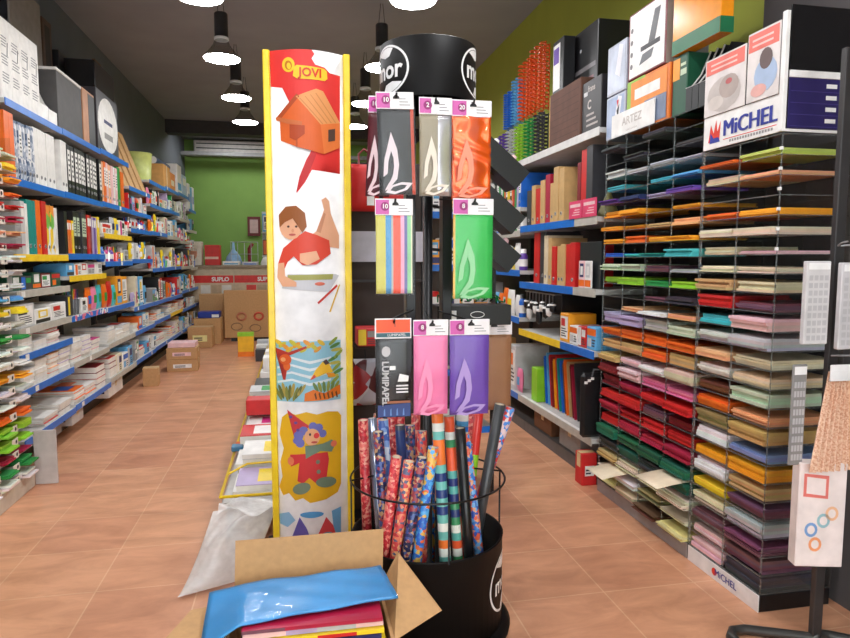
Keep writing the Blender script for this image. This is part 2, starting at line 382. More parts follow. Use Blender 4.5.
def packet(w, h, d, col, r):
    mb = MB(); m = K(col, .3); a = K(r.choice(ACCENTS), .35)
    def f(sg):
        return lambda u, v: (-d / 2 + sg * d / 2 * (math.sin(PI * min(1, max(0, u))) * math.sin(PI * v)) ** .5 + sg * .0008, u * w, v * h)
    mb.grid(f(1), 8, 8, m); mb.grid(f(-1), 8, 8, m)
    mb.box(-d / 2 - .0006, -d / 2 + .0006, 0, w, h * .9, h, a)
    mb.grid(lambda u, v: (f(1)(.2 + .6 * u, .3 + .35 * v)[0] + .001, w * (.2 + .6 * u), h * (.3 + .35 * v)), 4, 4, a)
    o = mb.build('plastic_packet'); return o, 'plastic packet', 'packet'
def tub(w, h, d, col, r):
    o = bpy.data.objects.new('pencil_tub', None); COL.objects.link(o); o.empty_display_size = .03
    R_ = min(w, d) / 2; c = (-R_, w / 2, 0); mb = MB(); mb.lathe([(R_ * .8, 0), (R_, h * .62), (R_ * .94, h * .62), (R_ * .76, .006)], K(col, .3), 14, c); mb.build('cup', o)
    for i in range(5):
        a = 2 * PI * i / 5; p = Vector((c[0] + R_ * .4 * math.cos(a), c[1] + R_ * .4 * math.sin(a), .01)); q = Vector((c[0] + R_ * .75 * math.cos(a), c[1] + R_ * .75 * math.sin(a), h))
        mb = MB(); mb.tube([p, q, q + (q - p).normalized() * .01], [.004, .004, .001], K(r.choice(ACCENTS), .35), 6); mb.build('pencil', o)
    return o, 'pencil tub', 'pencil cup'
def setw(o, w): o['w'] = w; return o
SHELFW = {1: 'dark-wall', -1: 'green-wall'}
def put(res, w, P, side, col, n, where, group):
    o, kd, cat = res; o['w'] = w; place(o, P, side)
    tag(o, '%s %s, %s %s %s' % (col, kd, ORD[n], 'up in' if kd == 'notepad' else 'along', where), cat, group)
    return o
def fill(side, y0, y1, z, hmax, xf, where, group, specs, r, depth=.34):
    """goods side by side along one shelf; specs: (kind, width, height, colour) or random ones"""
    y = y0 + .02; n = 0; y1 -= .018
    for sp in specs:
        kd, w, h, col = sp[:4]; kw = sp[4] if len(sp) > 4 else {}
        if kd == 'gap': y += w; continue
        if y + w > y1 - .004: break
        x = xf - side * kw.pop('back', 0) if 'back' in kw else xf - side * r.uniform(0, .015)
        P = (x, y, z + .0015)
        h = min(h, hmax)
        if kd == 'binder': res = binder(w, h, min(depth, .27), col, r, **kw)
        elif kd == 'book': res = book(w, h, min(depth, .2), col, r, **kw)
        elif kd == 'carton': res = carton(w, h, kw.pop('d', min(depth, r.uniform(.16, .3))), col, r, **kw)
        elif kd == 'jar': res = jar(w, h, w, col, r)
        elif kd == 'tub': res = tub(w, h, w, col, r)
        elif kd == 'packet': res = packet(w, h, .05, col, r)
        elif kd == 'pads':
            zz = z + .0015; kx = 0; hh = kw.get('t', .026); cols = kw.get('cols', [col]); dd = kw.get('d', min(depth, .3))
            while zz + hh <= z + h + .001:
                c = r.choice(cols); j = r.uniform(0, .018)
                put(notepad(w - .02, hh, dd, c, r), w - .02, (xf - side * j, y + r.uniform(0, .016), zz), side, c, kx, '%s pile of %s' % (ORD[n], where), 'paper packs in flat piles on the shelving')
                zz += hh + .0006; kx += 1
            y += w + .006; n += 1; continue
        put(res, w, P, side, col, n, where, group); y += w + kw.get('g', .003) + .002; n += 1
def randspecs(r, length, hmax, style):
    out = []; tot = 0
    while tot < length:
        k = r.choice(style)
        if k == 'carton': s = ('carton', r.uniform(.09, .22), r.uniform(.45, .85) * hmax, r.choice(['white', 'pale grey', 'cream', 'white', 'red', 'pale grey', 'sky blue', 'white', 'silver', 'orange', 'charcoal', 'cream', 'white', 'kraft', 'grey', 'black']))
        elif k == 'jar': s = ('jar', r.uniform(.05, .085), min(hmax * .8, r.uniform(.1, .19)), r.choice(['red', 'blue', 'white', 'yellow', 'green', 'black', 'magenta', 'violet', 'pale grey']))
        elif k == 'tub': s = ('tub', r.uniform(.07, .095), min(hmax * .8, r.uniform(.13, .2)), r.choice(['red', 'blue', 'white', 'yellow', 'green', 'black']))
        elif k == 'packet': s = ('packet', r.uniform(.1, .17), min(hmax * .85, r.uniform(.14, .24)), r.choice(['red', 'sky blue', 'white', 'yellow', 'pink', 'orange', 'lilac', 'pale grey', 'silver']))
        elif k == 'pads': s = ('pads', r.uniform(.2, .27), r.uniform(.35, .75) * hmax, 'white', {'cols': r.choice([['white', 'pale grey', 'cream'], ['orange', 'peach'], ['white', 'sky blue'], ['red', 'white'], ['white', 'pink', 'violet'], ['white']]), 't': r.choice([.02, .028, .035])})
        elif k == 'book': s = ('book', r.uniform(.018, .04), min(hmax * .9, r.uniform(.2, .29)), r.choice(['red', 'blue', 'white', 'yellow', 'green', 'orange', 'black', 'lilac']))
        else: s = ('binder', r.uniform(.045, .075), min(hmax * .92, .32), r.choice(['black', 'red', 'blue', 'white', 'tan', 'green']))
        out.append(s); tot += s[1] + .008
    return out

# ------------------------------------------------------------------ dark wall shelving
XS = -1.68                     # front plane of the shelves
BY = [4.40, 5.38, 6.36, 7.36, 8.35, 9.35, 10.35, 11.3, 12.02]
B, Y_ = BLUE, YELL
GR = M((186, 182, 172), .5)
PATM = blotch('price_strip_print', [(8, 110, 206), (8, 110, 206), (240, 240, 240), (8, 110, 206), (230, 120, 150)], 26, .4)
LEV = [  # (shelf height, price strip material) for each bay
    [(2.355, B), (1.89, B), (1.42, Y_), (1.19, GR), (.955, GR), (.79, B), (.565, B), (.25, B)],
    [(2.36, B), (1.895, B), (1.43, B), (1.26, Y_), (.95, PATM), (.59, GR), (.26, B)],
    [(2.375, B), (1.905, B), (1.62, Y_), (1.365, B), (.94, B), (.61, GR), (.29, GR)],
    [(2.15, B), (1.90, B), (1.71, B), (1.385, B), (.87, B), (.61, B), (.30, B)],
    [(2.33, B), (2.05, B), (1.72, B), (1.27, B), (.865, B), (.63, B), (.31, B)],
    [(2.36, B), (2.06, B), (1.70, GR), (1.275, B), (.86, B), (.64, Y_), (.31, B)],
    [(2.38, B), (2.0, GR), (1.66, GR), (1.27, GR), (.9, B), (.62, B), (.31, B)],
    [(2.2, B), (1.86, GR), (1.56, GR), (1.24, GR), (.9, B), (.62, B), (.31, B)]]
BAYN = ['first', 'second', 'third', 'fourth', 'fifth', 'sixth', 'seventh', 'eighth']
WHITEST = M((198, 196, 192), .5)
for b in range(8):
    y0, y1 = BY[b], BY[b + 1] - .004
    t = root('shelving_unit', 'white steel wall shelving with price strips, %s bay along the dark wall' % BAYN[b], 'shelving', (XS, y0, 0), group='steel shelving bays along the dark wall')
    W = y1 - y0; top = LEV[b][0][0]; dd = .44
    mb = MB(); mb.box(-dd, -dd + .012, 0, W, .02, top + .35, WHITEST); mb.build('back_panel', t)
    for yy in (0, W - .03):
        mb = MB(); mb.box(-dd + .012, -dd + .05, yy, yy + .03, 0, top + .35, DSTEEL); mb.build('upright', t)
    mb = MB(); mb.box(-dd + .012, -.20, .001, W - .001, 0, .07, M((70, 68, 66), .6)); mb.build('plinth', t)
    for (z, sm) in LEV[b]:
        mb = MB(); mb.box(-dd + .051, -.006, .002, W - .002, z - .028, z, WHITEST)
        for yy in (.012, W - .018): mb.face([(-dd + .06, yy, z - .03), (-.08, yy, z - .03), (-dd + .06, yy, z - .13)], DSTEEL)
        s = mb.build('shelf', t)
        mb = MB(); mb.box(-.006, 0, .002, W - .002, z - .042, z + .004, sm, .001)
        for i in range(rng.choice([0, 0, 1])):
            a = rng.uniform(.03, W - .12)
            mb.face([(.0006, a, z - .036), (.0006, a + .06, z - .036), (.0006, a + .06, z), (.0006, a, z)], K('white'))
        mb.build('price_strip', s)

def where(lv, b, side=1): return '%s shelf down, %s %s bay' % (ORD[lv], BAYN[b], SHELFW[side])
G1 = 'ring binders standing on the shelving'
r = random.Random(11)
PATB = blotch('binder_print', [(200, 205, 215), (90, 110, 140), (235, 235, 238), (160, 170, 190)], 40)
RAIN = blotch('rainbow_print', [(240, 240, 240), (250, 214, 60), (120, 190, 80), (240, 240, 240), (240, 150, 60)], 9, stretch=(1, 1, 1))
# second shelf, first bay: orange binder, patterned and white ones, then black lever-arch files
Wb, Bb = 'white', 'black'
fill(1, BY[0], BY[1], 1.89, .40, XS - .02, where(1, 0), G1,
     [('gap', .01, 0, ''), ('binder', .068, .40, 'orange', {'lab': False}), ('binder', .068, .40, 'orange', {'lab': False})] + [('binder', .054, .37, 'pale grey', {'pattern': PATB, 'lab': k % 2 == 1}) for k in range(5)] + [('binder', .077, .385, 'white', {'lab': False}) for _ in range(5)], r)
fill(1, BY[1], BY[2], 1.895, .40, XS - .02, where(1, 1), G1, [('binder', .064, .385, 'white', {'lab': False})] * 2 + [('binder', .073, .375, 'black', {'tall': True})] * 10, r)
fill(1, BY[2], BY[3], 1.905, .40, XS - .02, where(1, 2), G1, [('binder', .075, .375, 'black', {'tall': True}), ('binder', .07, .37, 'peach', {'lab': False}), ('binder', .07, .38, 'orange'), ('binder', .075, .38, 'pale pink'), ('binder', .07, .37, 'peach'), ('binder', .07, .37, 'pale pink', {'lab': False}), ('binder', .07, .37, 'white'), ('binder', .07, .37, 'pale pink'), ('binder', .06, .39, 'green', {'lab': False}), ('binder', .06, .39, 'green', {'lab': False}), ('binder', .055, .36, 'orange', {'lab': False}), ('binder', .06, .36, 'orange', {'lab': False})], r)
# third shelf: coloured folders
fill(1, BY[0], BY[1], 1.42, .44, XS - .02, where(2, 0), G1,
     [('gap', .17, 0, ''), ('book', .06, .34, 'pale grey'), ('book', .05, .33, 'white'), ('binder', .075, .36, 'teal', {'lab': False}), ('binder', .075, .36, 'teal', {'lab': False}), ('binder', .08, .37, 'orange', {'lab': False}), ('binder', .08, .37, 'red', {'lab': False}),
      ('binder', .07, .35, 'white', {'pattern': RAIN, 'lab': False}), ('binder', .065, .35, 'pale green', {'pattern': RAIN, 'lab': False}), ('book', .05, .34, 'white')], r)
fill(1, BY[1], BY[2], 1.43, .44, XS - .02, where(2, 1), G1,
     [('binder', .065, .32, 'black', {'lab': False, 'ring': False}), ('book', .05, .26, 'orange'), ('book', .045, .26, 'orange'), ('book', .045, .26, 'yellow'), ('binder', .08, .34, 'black', {'labcol': 'pale green'}), ('binder', .08, .34, 'black', {'labcol': 'pale green'}), ('binder', .08, .34, 'charcoal', {'labcol': 'pale green'}), ('binder', .07, .34, 'black', {'labcol': 'pale green'}),
      ('book', .06, .33, 'red'), ('book', .06, .33, 'dark red'), ('book', .045, .32, 'lilac'), ('book', .06, .32, 'violet'), ('book', .035, .32, 'lilac'), ('book', .06, .33, 'yellow')], r)
GM = 'small goods packed on the shelving'
fill(1, BY[2], BY[3], 1.62, .24, XS - .02, where(2, 2), GM, randspecs(r, 1.0, .2, ['carton', 'packet', 'carton']), r)
fill(1, BY[2], BY[3], 1.365, .2, XS - .02, where(3, 2), GM, randspecs(r, 1.0, .17, ['carton', 'packet', 'tub', 'jar']), r)
# below the binders
fill(1, BY[0], BY[1], 1.19, .16, XS - .05, where(3, 0), GM, [('carton', .2, .10, 'dark green'), ('carton', .18, .09, 'charcoal'), ('carton', .15, .11, 'dark green'), ('carton', .18, .1, 'dark red'), ('carton', .18, .1, 'dark green')], r)
fill(1, BY[0], BY[1], .955, .2, XS - .015, where(4, 0), GM, [('carton', .3, .15, 'pale grey', {'d': .34}), ('carton', .28, .10, 'white', {'acc': 'black'}), ('carton', .3, .12, 'white', {'acc': 'red'})], r)
fill(1, BY[0], BY[1], .79, .13, XS - .01, where(5, 0), GM, [('pads', .24, .12, 'white', {'cols': ['white', 'pale grey', 'pale pink'], 't': .022}), ('pads', .24, .09, 'white', {'cols': ['white', 'cream'], 't': .03}), ('pads', .24, .12, 'white', {'cols': ['white', 'pale pink', 'red'], 't': .022}), ('pads', .2, .08, 'white', {'cols': ['white', 'orange'], 't': .02})], r)
fill(1, BY[0], BY[1], .565, .19, XS - .01, where(6, 0), GM, [('pads', .25, .13, 'white', {'cols': ['white', 'pale grey'], 't': .03}), ('pads', .23, .17, 'white', {'cols': ['white', 'cream'], 't': .03}), ('pads', .2, .19, 'orange', {'cols': ['orange', 'peach'], 't': .032}), ('pads', .24, .19, 'white', {'cols': ['white', 'lilac'], 't': .033})], r)
fill(1, BY[0] + .35, BY[1], .25, .2, XS - .01, where(7, 0), GM, [('pads', .28, .08, 'white', {'cols': ['pale grey', 'red', 'white'], 't': .02}), ('pads', .28, .10, 'white', {'cols': ['white', 'charcoal'], 't': .018})], r)
fill(1, BY[1], BY[2], 1.26, .12, XS - .015, where(3, 1), GM, [('carton', .17, .1, 'sky blue'), ('carton', .15, .09, 'white'), ('carton', .18, .1, 'white'), ('carton', .2, .09, 'pale grey'), ('carton', .2, .1, 'white')], r)
fill(1, BY[1], BY[2], .95, .26, XS - .02, where(4, 1), GM, [('carton', .12, .16, 'charcoal'), ('tub', .1, .2, 'black'), ('tub', .1, .19, 'black'), ('carton', .16, .12, 'white', {'acc': 'black'}), ('packet', .14, .2, 'orange'), ('packet', .13, .2, 'pink'), ('packet', .14, .21, 'turquoise')], r)
fill(1, BY[1], BY[2], .59, .30, XS - .01, where(5, 1), GM, [('pads', .25, .19, 'white', {'cols': ['white', 'red', 'pale grey'], 't': .03}), ('pads', .22, .19, 'white', {'cols': ['white', 'lilac'], 't': .034}), ('pads', .24, .13, 'pink', {'cols': ['pink', 'violet', 'magenta'], 't': .04}), ('pads', .25, .2, 'white', {'cols': ['white', 'pale grey', 'red'], 't': .035})], r)
fill(1, BY[1], BY[2], .26, .28, XS - .01, where(6, 1), GM, [('pads', .26, .12, 'white', {'cols': ['green', 'white', 'orange'], 't': .022}), ('pads', .3, .1, 'orange', {'cols': ['orange', 'white'], 't': .03}), ('pads', .28, .22, 'dark red', {'cols': ['dark red', 'red'], 't': .05})], r)
fill(1, BY[2], BY[3], .94, .36, XS - .02, where(4, 2), GM, [('packet', .14, .22, 'orange'), ('packet', .14, .24, 'red'), ('packet', .14, .2, 'turquoise'), ('carton', .18, .28, 'amber'), ('carton', .2, .27, 'amber')], r)
fill(1, BY[2], BY[3], .61, .28, XS - .01, where(5, 2), GM, [('pads', .26, .16, 'white', {'cols': ['white', 'pale grey', 'silver'], 't': .03}), ('pads', .28, .12, 'white', {'cols': ['silver', 'white'], 't': .03}), ('pads', .28, .15, 'white', {'cols': ['white', 'pale grey'], 't': .04})], r)
fill(1, BY[2], BY[3], .29, .27, XS - .01, where(6, 2), GM, [('pads', .26, .2, 'red', {'cols': ['dark red', 'red', 'white'], 't': .045}), ('carton', .2, .18, 'cream'), ('carton', .2, .16, 'white', {'acc': 'blue'}), ('carton', .2, .2, 'sky blue')], r)
STY = {1: ['carton', 'book', 'packet'], 2: ['carton', 'jar', 'packet', 'tub'], 3: ['jar', 'carton', 'packet', 'tub'], 4: ['carton', 'packet', 'jar', 'carton'], 5: ['pads', 'pads', 'carton'], 6: ['pads', 'carton', 'packet'], 0: ['carton', 'carton', 'packet']}
for b in range(3, 8):
    for lv in range(1, 7):
        z = LEV[b][lv][0]; hm = LEV[b][lv - 1][0] - .04 - z
        sp = randspecs(r, .95, hm * .95, STY[lv])
        fill(1, BY[b], BY[b + 1] - .02, z, hm * .95, XS - .02, where(lv, b), GM, sp, r)
# under the lowest shelf
def loose_carton(label, w, dp, h, loc, rotz, col='kraft', acc=None, group=None, flaps=False, name='cardboard_box'):
    mb = MB(); m = CARD if col == 'kraft' else K(col, .6)
    mb.box(-w / 2, w / 2, -dp / 2, dp / 2, 0, h, m, .004)
    for sx in (-1, 1): mb.box(min(sx * w / 2, sx * (w / 2 + .0008)), max(sx * w / 2, sx * (w / 2 + .0008)), -.025, .025, h * .55, h * .98, M((216, 190, 140), .3))
    mb.box(-w / 2 - .0005, w / 2 + .0005, -.025, .025, h, h + .0012, M((216, 190, 140), .3))
    o = mb.build(name); o.location = loc; o.rotation_euler.z = rotz
    if acc:
        mb = MB(); mb.box(-w * .3, w * .3, -dp / 2 - .001, -dp / 2, h * .3, h * .62, K(acc)); textlines2 = K('charcoal')
        for i in range(2): mb.box(-w * .24, w * .1, -dp / 2 - .0016, -dp / 2 - .001, h * (.36 + .1 * i), h * (.41 + .1 * i), textlines2)
        mb.build('label', o)
    return tag(o, label, 'box', group)
G_B = 'boxes standing on the floor'
loose_carton('grey cardboard box under the lowest dark-wall shelf, first bay', .22, .3, .11, (-1.86, 5.1, .092), 0, 'grey', 'white', G_B)
loose_carton('pale box beside the grey one under the lowest dark-wall shelf', .24, .28, .11, (-1.85, 5.56, .092), 0, 'pale grey', 'charcoal', G_B)
loose_carton('speckled white box under the lowest shelf of the third dark-wall bay', .2, .5, .14, (-1.83, 6.7, .092), 0, 'white', 'navy', G_B)
loose_carton('small kraft box on the floor against the fourth dark-wall bay', .16, .18, .2, (-1.58, 7.55, 0), .1, 'kraft', None, G_B)

# ---- top shelf of the dark wall
def slab(name, label, cat, x0, x1, y0, y1, z0, z1, m, tilt=0.0, deco=None, c=.003, group=None):
    """upright or lying flat piece; tilt leans it back towards -x about its lower front edge"""
    mb = MB(); mb.box(0, x1 - x0, 0, y1 - y0, 0, z1 - z0, m, c)
    if deco: deco(mb, x1 - x0, y1 - y0, z1 - z0)
    o = mb.build(name); o.location = (x0, y0, z0); o.rotation_euler.y = tilt
    return tag(o, label, cat, group)
ZS = 2.3575
INK = K('charcoal')
def archdeco(seed):
    def f(mb, w, l, h):
        q = random.Random(seed)
        for k in range(3): textlines(mb, w + .0006, l * .12, l * .88, h * (.2 + .22 * k), h * (.34 + .22 * k), 4, M((150, 150, 152), .6), q)
        mb.face([(w + .0008, l * .66, h * .55), (w + .0008, l * .74, h * .55), (w + .0008, l * .82, h * .72), (w + .0008, l * .74, h * .72)], INK)
    return f
for i in range(4):
    slab('archive_box', 'tall white archive box with faint print, %s along the top shelf, dark wall' % ORD[i], 'box', -1.98, -1.70, 4.41 + .152 * i, 4.41 + .152 * i + .149, ZS, ZS + .485, K('white', .5), 0, archdeco(i), group='white archive boxes on the top shelf')
slab('cardboard_sheet', 'large grey board standing tall behind the boxes on the top shelf', 'board', -2.045, -2.03, 5.48, 6.10, ZS + .006, ZS + 1.12, M((140, 132, 126), .8), 0)
slab('picture_frame', 'brown wooden frame standing on the top shelf by the grey board', 'frame', -2.06, -2.03, 6.14, 6.34, ZS + .006, ZS + 1.05, M((84, 62, 46), .6), 0, lambda mb, w, l, h: mb.face([(w + .001, .04, .05), (w + .001, l - .04, .05), (w + .001, l - .04, h - .05), (w + .001, .04, h - .05)], M((60, 54, 50), .8)))
def magfile(label, x, y, z, w, h, dp, m, edge, group=None, rotz=0):
    t = root('magazine_file', label, 'magazine file', (x, y, z), rotz, group)
    prof = [(-dp, 0), (0, 0), (0, h * .38), (-dp * .12, h * .42), (-dp * .3, h * .62), (-dp * .48, h), (-dp, h)]
    for y0 in (0, w - .003):
        mb = MB(); a = [(p[0], y0, p[1]) for p in prof]; bb = [(p[0], y0 + .003, p[1]) for p in prof]; n = len(prof)
        mb.mesh(a + bb, [list(range(n)), list(range(2 * n - 1, n - 1, -1))] + [(i, (i + 1) % n, n + (i + 1) % n, n + i) for i in range(n)], m); mb.build('side_panel', t)
    mb = MB(); mb.box(-.003, 0, .003, w - .003, 0, h * .38, m); mb.build('front_panel', t)
    mb = MB(); mb.box(-dp, -dp + .003, .003, w - .003, 0, h, m); mb.build('spine', t)
    mb = MB(); mb.tube([(p[0], .0015, p[1]) for p in prof[2:6]], .004, edge, 6); mb.build('edge_band', t)
    return t
magfile('white curved magazine file next to the white archive boxes, top shelf', -1.71, 5.03, ZS, .165, .30, .26, K('white', .4), K('pale yellow'))
magfile('second white magazine file with a lilac edge, on the top shelf', -1.71, 5.205, ZS, .165, .28, .26, K('white', .4), K('lilac'))
slab('storage_box', 'wide dark grey box with a white lid edge on the top shelf', 'box', -1.99, -1.71, 5.40, 5.97, ZS + .004, ZS + .43, M((84, 82, 82), .6), 0, lambda mb, w, l, h: mb.box(-.004, w + .004, -.004, l + .004, h, h + .022, K('white'), .003), group='boxes on the top shelf')
slab('black_case', 'black box standing on the top shelf behind the oval-printed box', 'box', -2.06, -2.0, 6.40, 6.80, ZS + .0185, ZS + .86, K('black', .35), 0, lambda mb, w, l, h: mb.face([(w + .001, .04, h - .12), (w + .001, l - .04, h - .12), (w + .001, l - .04, h - .03), (w + .001, .04, h - .03)], K('charcoal')))
slab('board_game_box', 'orange and tan striped box on the top shelf beside the dark grey box', 'box', -1.97, -1.71, 6.0, 6.33, ZS + .004, ZS + .46, M((190, 134, 96), .5), 0, lambda mb, w, l, h: mb.box(w, w + .001, l * .45, l * .98, .02, h - .02, K('charcoal')), group='boxes on the top shelf')
def ovaldeco(mb, w, l, h):
    pts = [(w + .002, l * .5 + l * .47 * math.cos(a), h * .48 + h * .46 * math.sin(a)) for a in [2 * PI * i / 24 for i in range(24)]]
    mb.face(pts, K('white', .4)); mb.face([(w + .0026, l * .3, h * .5), (w + .0026, l * .7, h * .5), (w + .0026, l * .7, h * .56), (w + .0026, l * .3, h * .56)], K('navy')); mb.face([(w + .0026, l * .3, h * .24), (w + .0026, l * .7, h * .24), (w + .0026, l * .7, h * .34), (w + .0026, l * .3, h * .34)], K('grey'))
slab('packing_case', 'dark box with a big white oval printed on it, top shelf', 'box', -1.99, -1.71, 6.40, 7.10, ZS + .0185, ZS + .56, M((62, 60, 66), .4), 0, ovaldeco, group='boxes on the top shelf')
slab('display_case', 'black glossy case lying above the other boxes on the top shelf', 'box', -1.97, -1.72, 6.43, 7.06, ZS + .563, ZS + .80, K('black', .2), 0)
mbx = slab('plywood_board', 'dark brown board standing upright on the top shelf', 'board', -1.93, -1.90, 7.13, 7.34, ZS + .019, ZS + 1.0, M((104, 78, 58), .7), 0)
for i in range(4):
    o = slab('wooden_board', 'pale wooden board leaning on the top shelf, %s of four' % ORD[i], 'board', -1.76 + .012 * i, -1.74 + .012 * i, 7.40 + .23 * i, 7.60 + .23 * i, 2.1525, 2.1525 + .90 - .06 * i, M((206, 160, 104), .6, scale=30), -.35, group='wooden boards leaning on the top shelf')
mb = MB(); mb.lathe([(.15, 0), (.17, .33), (.178, .34), (.164, .34), (.145, .01)], M((196, 206, 120), .45), 28)
o = mb.build('waste_bin'); o.location = (-1.88, 8.66, 2.3325); tag(o, 'pale green round bin standing on the top of the fifth dark-wall bay', 'bin')
# rim kept as its own part
mb = MB(); mb.tube([(.172 * math.cos(a), .172 * math.sin(a), .34) for a in [2 * PI * i / 24 for i in range(24)]], .006, M((186, 196, 110), .4), 6, closed=True); mb.build('rim', o)
slab('plastic_sheet', 'clear plastic sheet curling above the wooden boards, top shelf', 'sheet', -2.02, -2.015, 7.40, 8.2, 2.153, 2.153 + .86, clear('sheet_plastic', (.9, .92, .92), .3), 0)
slab('cardboard_box', 'tan cardboard box on the top of the sixth dark-wall bay', 'box', -2.0, -1.71, 9.38, 9.85, 2.3625, 2.66, M((214, 158, 90), .7), 0, lambda mb, w, l, h: mb.box(w, w + .001, l * .46, l * .54, 0, h, K('cream')))
slab('cardboard_box', 'orange cardboard box beside the tan one above the sixth bay', 'box', -2.0, -1.72, 9.9, 10.3, 2.3625, 2.62, M((220, 140, 70), .7), 0, lambda mb, w, l, h: mb.box(w, w + .001, l * .2, l * .8, h * .3, h * .6, K('cream')))
slab('paper_ream', 'tall white and blue paper pack standing above the seventh dark-wall bay', 'paper', -2.0, -1.70, 10.38, 10.75, 2.3825, 2.80, K('white'), 0, lambda mb, w, l, h: mb.box(w, w + .001, l * .1, l * .9, h * .1, h * .35, K('sky blue')))
mb = MB(); mb.tube([(-1.85, 9.45, 2.716), (-1.82, 10.25, 2.716)], .05, M((50, 84, 150), .4), 14); mb.tube([(-1.85, 9.445, 2.716), (-1.85, 9.44, 2.716)], .049, K('white'), 14)
o = mb.build('poster_tube'); tag(o, 'blue cardboard tube lying on the boxes above the sixth bay', 'tube')
slab('paper_ream', 'pale blue paper pack past the white and blue one, seventh dark-wall bay', 'paper', -2.0, -1.70, 10.82, 11.2, 2.383, 2.7, M((180, 200, 226), .5), 0, lambda mb, w, l, h: mb.box(w, w + .001, l * .1, l * .9, h * .5, h * .85, K('white')))

for k, (y, h, c) in enumerate(((11.34, .42, 'white'), (11.56, .38, 'sky blue'), (11.78, .40, 'white'))):
    slab('paper_ream', '%s tall pack above the eighth dark-wall bay, %s along' % (c, ORD[k]), 'paper', -2.0, -1.70, y, y + .2, 2.2025, 2.2025 + h, K(c), 0, lambda mb, w, l, h: mb.box(w, w + .001, l * .1, l * .9, h * .3, h * .6, K('periwinkle')))

# ------------------------------------------------------------------ tiered sheet rack at the near end of the dark wall
RK = root('sheet_rack', 'tall tiered rack of coloured sheets with white tag on each tier', 'display rack', (-1.60, 3.0, 0))
RW = 1.3; pitch = .0745; NR = 26
mb = MB(); mb.box(-.36, -.35, 0, RW, 0, 2.1, M((200, 196, 190), .6)); mb.build('back_panel', RK)
mb = MB(); mb.box(-.36, .0, -.01, RW, 0, .10, M((206, 196, 180), .6), .003); mb.build('plinth', RK)
for yy in (RW - .006,):
    mb = MB(); mb.box(-.35, -.03, yy, yy + .006, .1, 2.1, ACR); mb.build('side_panel', RK)
TIER = ['white', 'pale green', 'green', 'lime', 'white', 'orange', 'red', 'white', 'yellow', 'amber', 'orange', 'red', 'peach', 'red', 'pale pink', 'white', 'sky blue', 'white', 'pale grey', 'sky blue', 'white', 'green', 'white', 'orange', 'cream', 'white', 'amber', 'lime', 'yellow', 'crimson', 'green']
rr = random.Random(3)
tiercols = ['white', 'green', 'crimson', 'lime', 'lime', 'orange', 'white', 'pale grey', 'amber', 'white', 'white', 'green', 'white', 'yellow', 'sky blue', 'white', 'pale grey', 'white', 'crimson', 'peach', 'crimson', 'red', 'orange', 'amber', 'yellow', 'pale green']
for i in range(NR):
    z = .105 + pitch * i
    mb = MB(); mb.box(-.349, .0, .002, RW - .007, z, z + .006, M((190, 186, 178), .5)); s = mb.build('tier', RK)
    for j in range(2, 5):
        mb = MB(); y = .045 + j * .25; mb.box(.0, .002, y - .042, y + .042, z - .006, z + .036, M((236, 226, 214), .5))
        mb.face([(.003, y + .016 + .012 * math.cos(a), z + .016 + .012 * math.sin(a)) for a in [2 * PI * q / 8 for q in range(8)]], K('black'))
        mb.build('tag', s)
    for j in range(2, 5):
        c = tiercols[i]; y = .092 + j * .25
        mb = MB()
        hh = rr.uniform(.018, .04); n = 3
        for q in range(n):
            jx = rr.uniform(.005, .055); mb.box(-.3 + jx, jx - .004, y + rr.uniform(0, .02), y + .13 + rr.uniform(0, .018), z + .0075 + hh * q / n, z + .0075 + hh * (q + 1) / n - .0006, M([max(0, min(255, v + rr.randint(-12, 12))) for v in CN[c]], .55))
        o = mb.build('paper_ream'); o.location = RK.location
        tag(o, '%s sheets on the tagged rack, %s tier up, %s column' % (c, ORD[i], ORD[j]), 'paper', 'coloured sheets on the tagged tiers')
slab('cardboard_sheet', 'grey card sheet standing on the floor at the end of the tagged rack', 'panel', -1.605, -1.475, 4.315, 4.33, 0, .34, M((188, 180, 176), .7), 0)

# ------------------------------------------------------------------ cubby racks of paper on the green wall side
XRK = 1.775
def cubby(label, y0, y1, top, cols, nlev, base_m, xf, x1):
    t = root('paper_rack', label, 'display rack', (xf, y0, 0)); L = y1 - y0; D = x1 - xf
    mb = MB(); mb.box(0, D, 0, L, 0, .07, BLKM, .003); mb.box(-.004, 0, 0, L, .001, .07, base_m); b = mb.build('base', t)
    p = (top - .075) / nlev
    for i in range(nlev + 1):
        z = .075 + p * i
        mb = MB(); mb.box(.004, D - .006, .004, L - .004, z - .0022, z, ACR); mb.box(.0, .004, .002, L - .002, z - .003, z + .001, ACRE); mb.box(.004, D - .006, 0, .0035, z - .0025, z + .0005, ACRE); mb.build('shelf', t)
    for j in range(cols + 1):
        y = L * j / cols
        mb = MB(); e = .0016; mb.box(.005, D - .006, max(.0036, y - e), min(L - .0036, y + e) if j else .0052, .0755, top, ACR); mb.box(.0, .0048, y - .0018 if j else 0, y + .0018, .075, top, ACRE); mb.build('divider', t)
    mb = MB(); mb.box(D - .005, D, 0, L, .07, top, M((66, 62, 60), .5)); mb.build('back_panel', t)
    return t, b, p
MI, MIB, PA = cubby('clear two-column paper rack with a logo base and tilted header sign', 2.15, 2.62, 1.86, 2, 24, M((236, 232, 230), .4), XRK, 2.1)
FA, FAB, PB = cubby('clear four-column paper rack with grey base beyond the logo rack', 2.63, 3.55, 2.07, 4, 27, M((150, 142, 140), .5), XRK, 2.1)
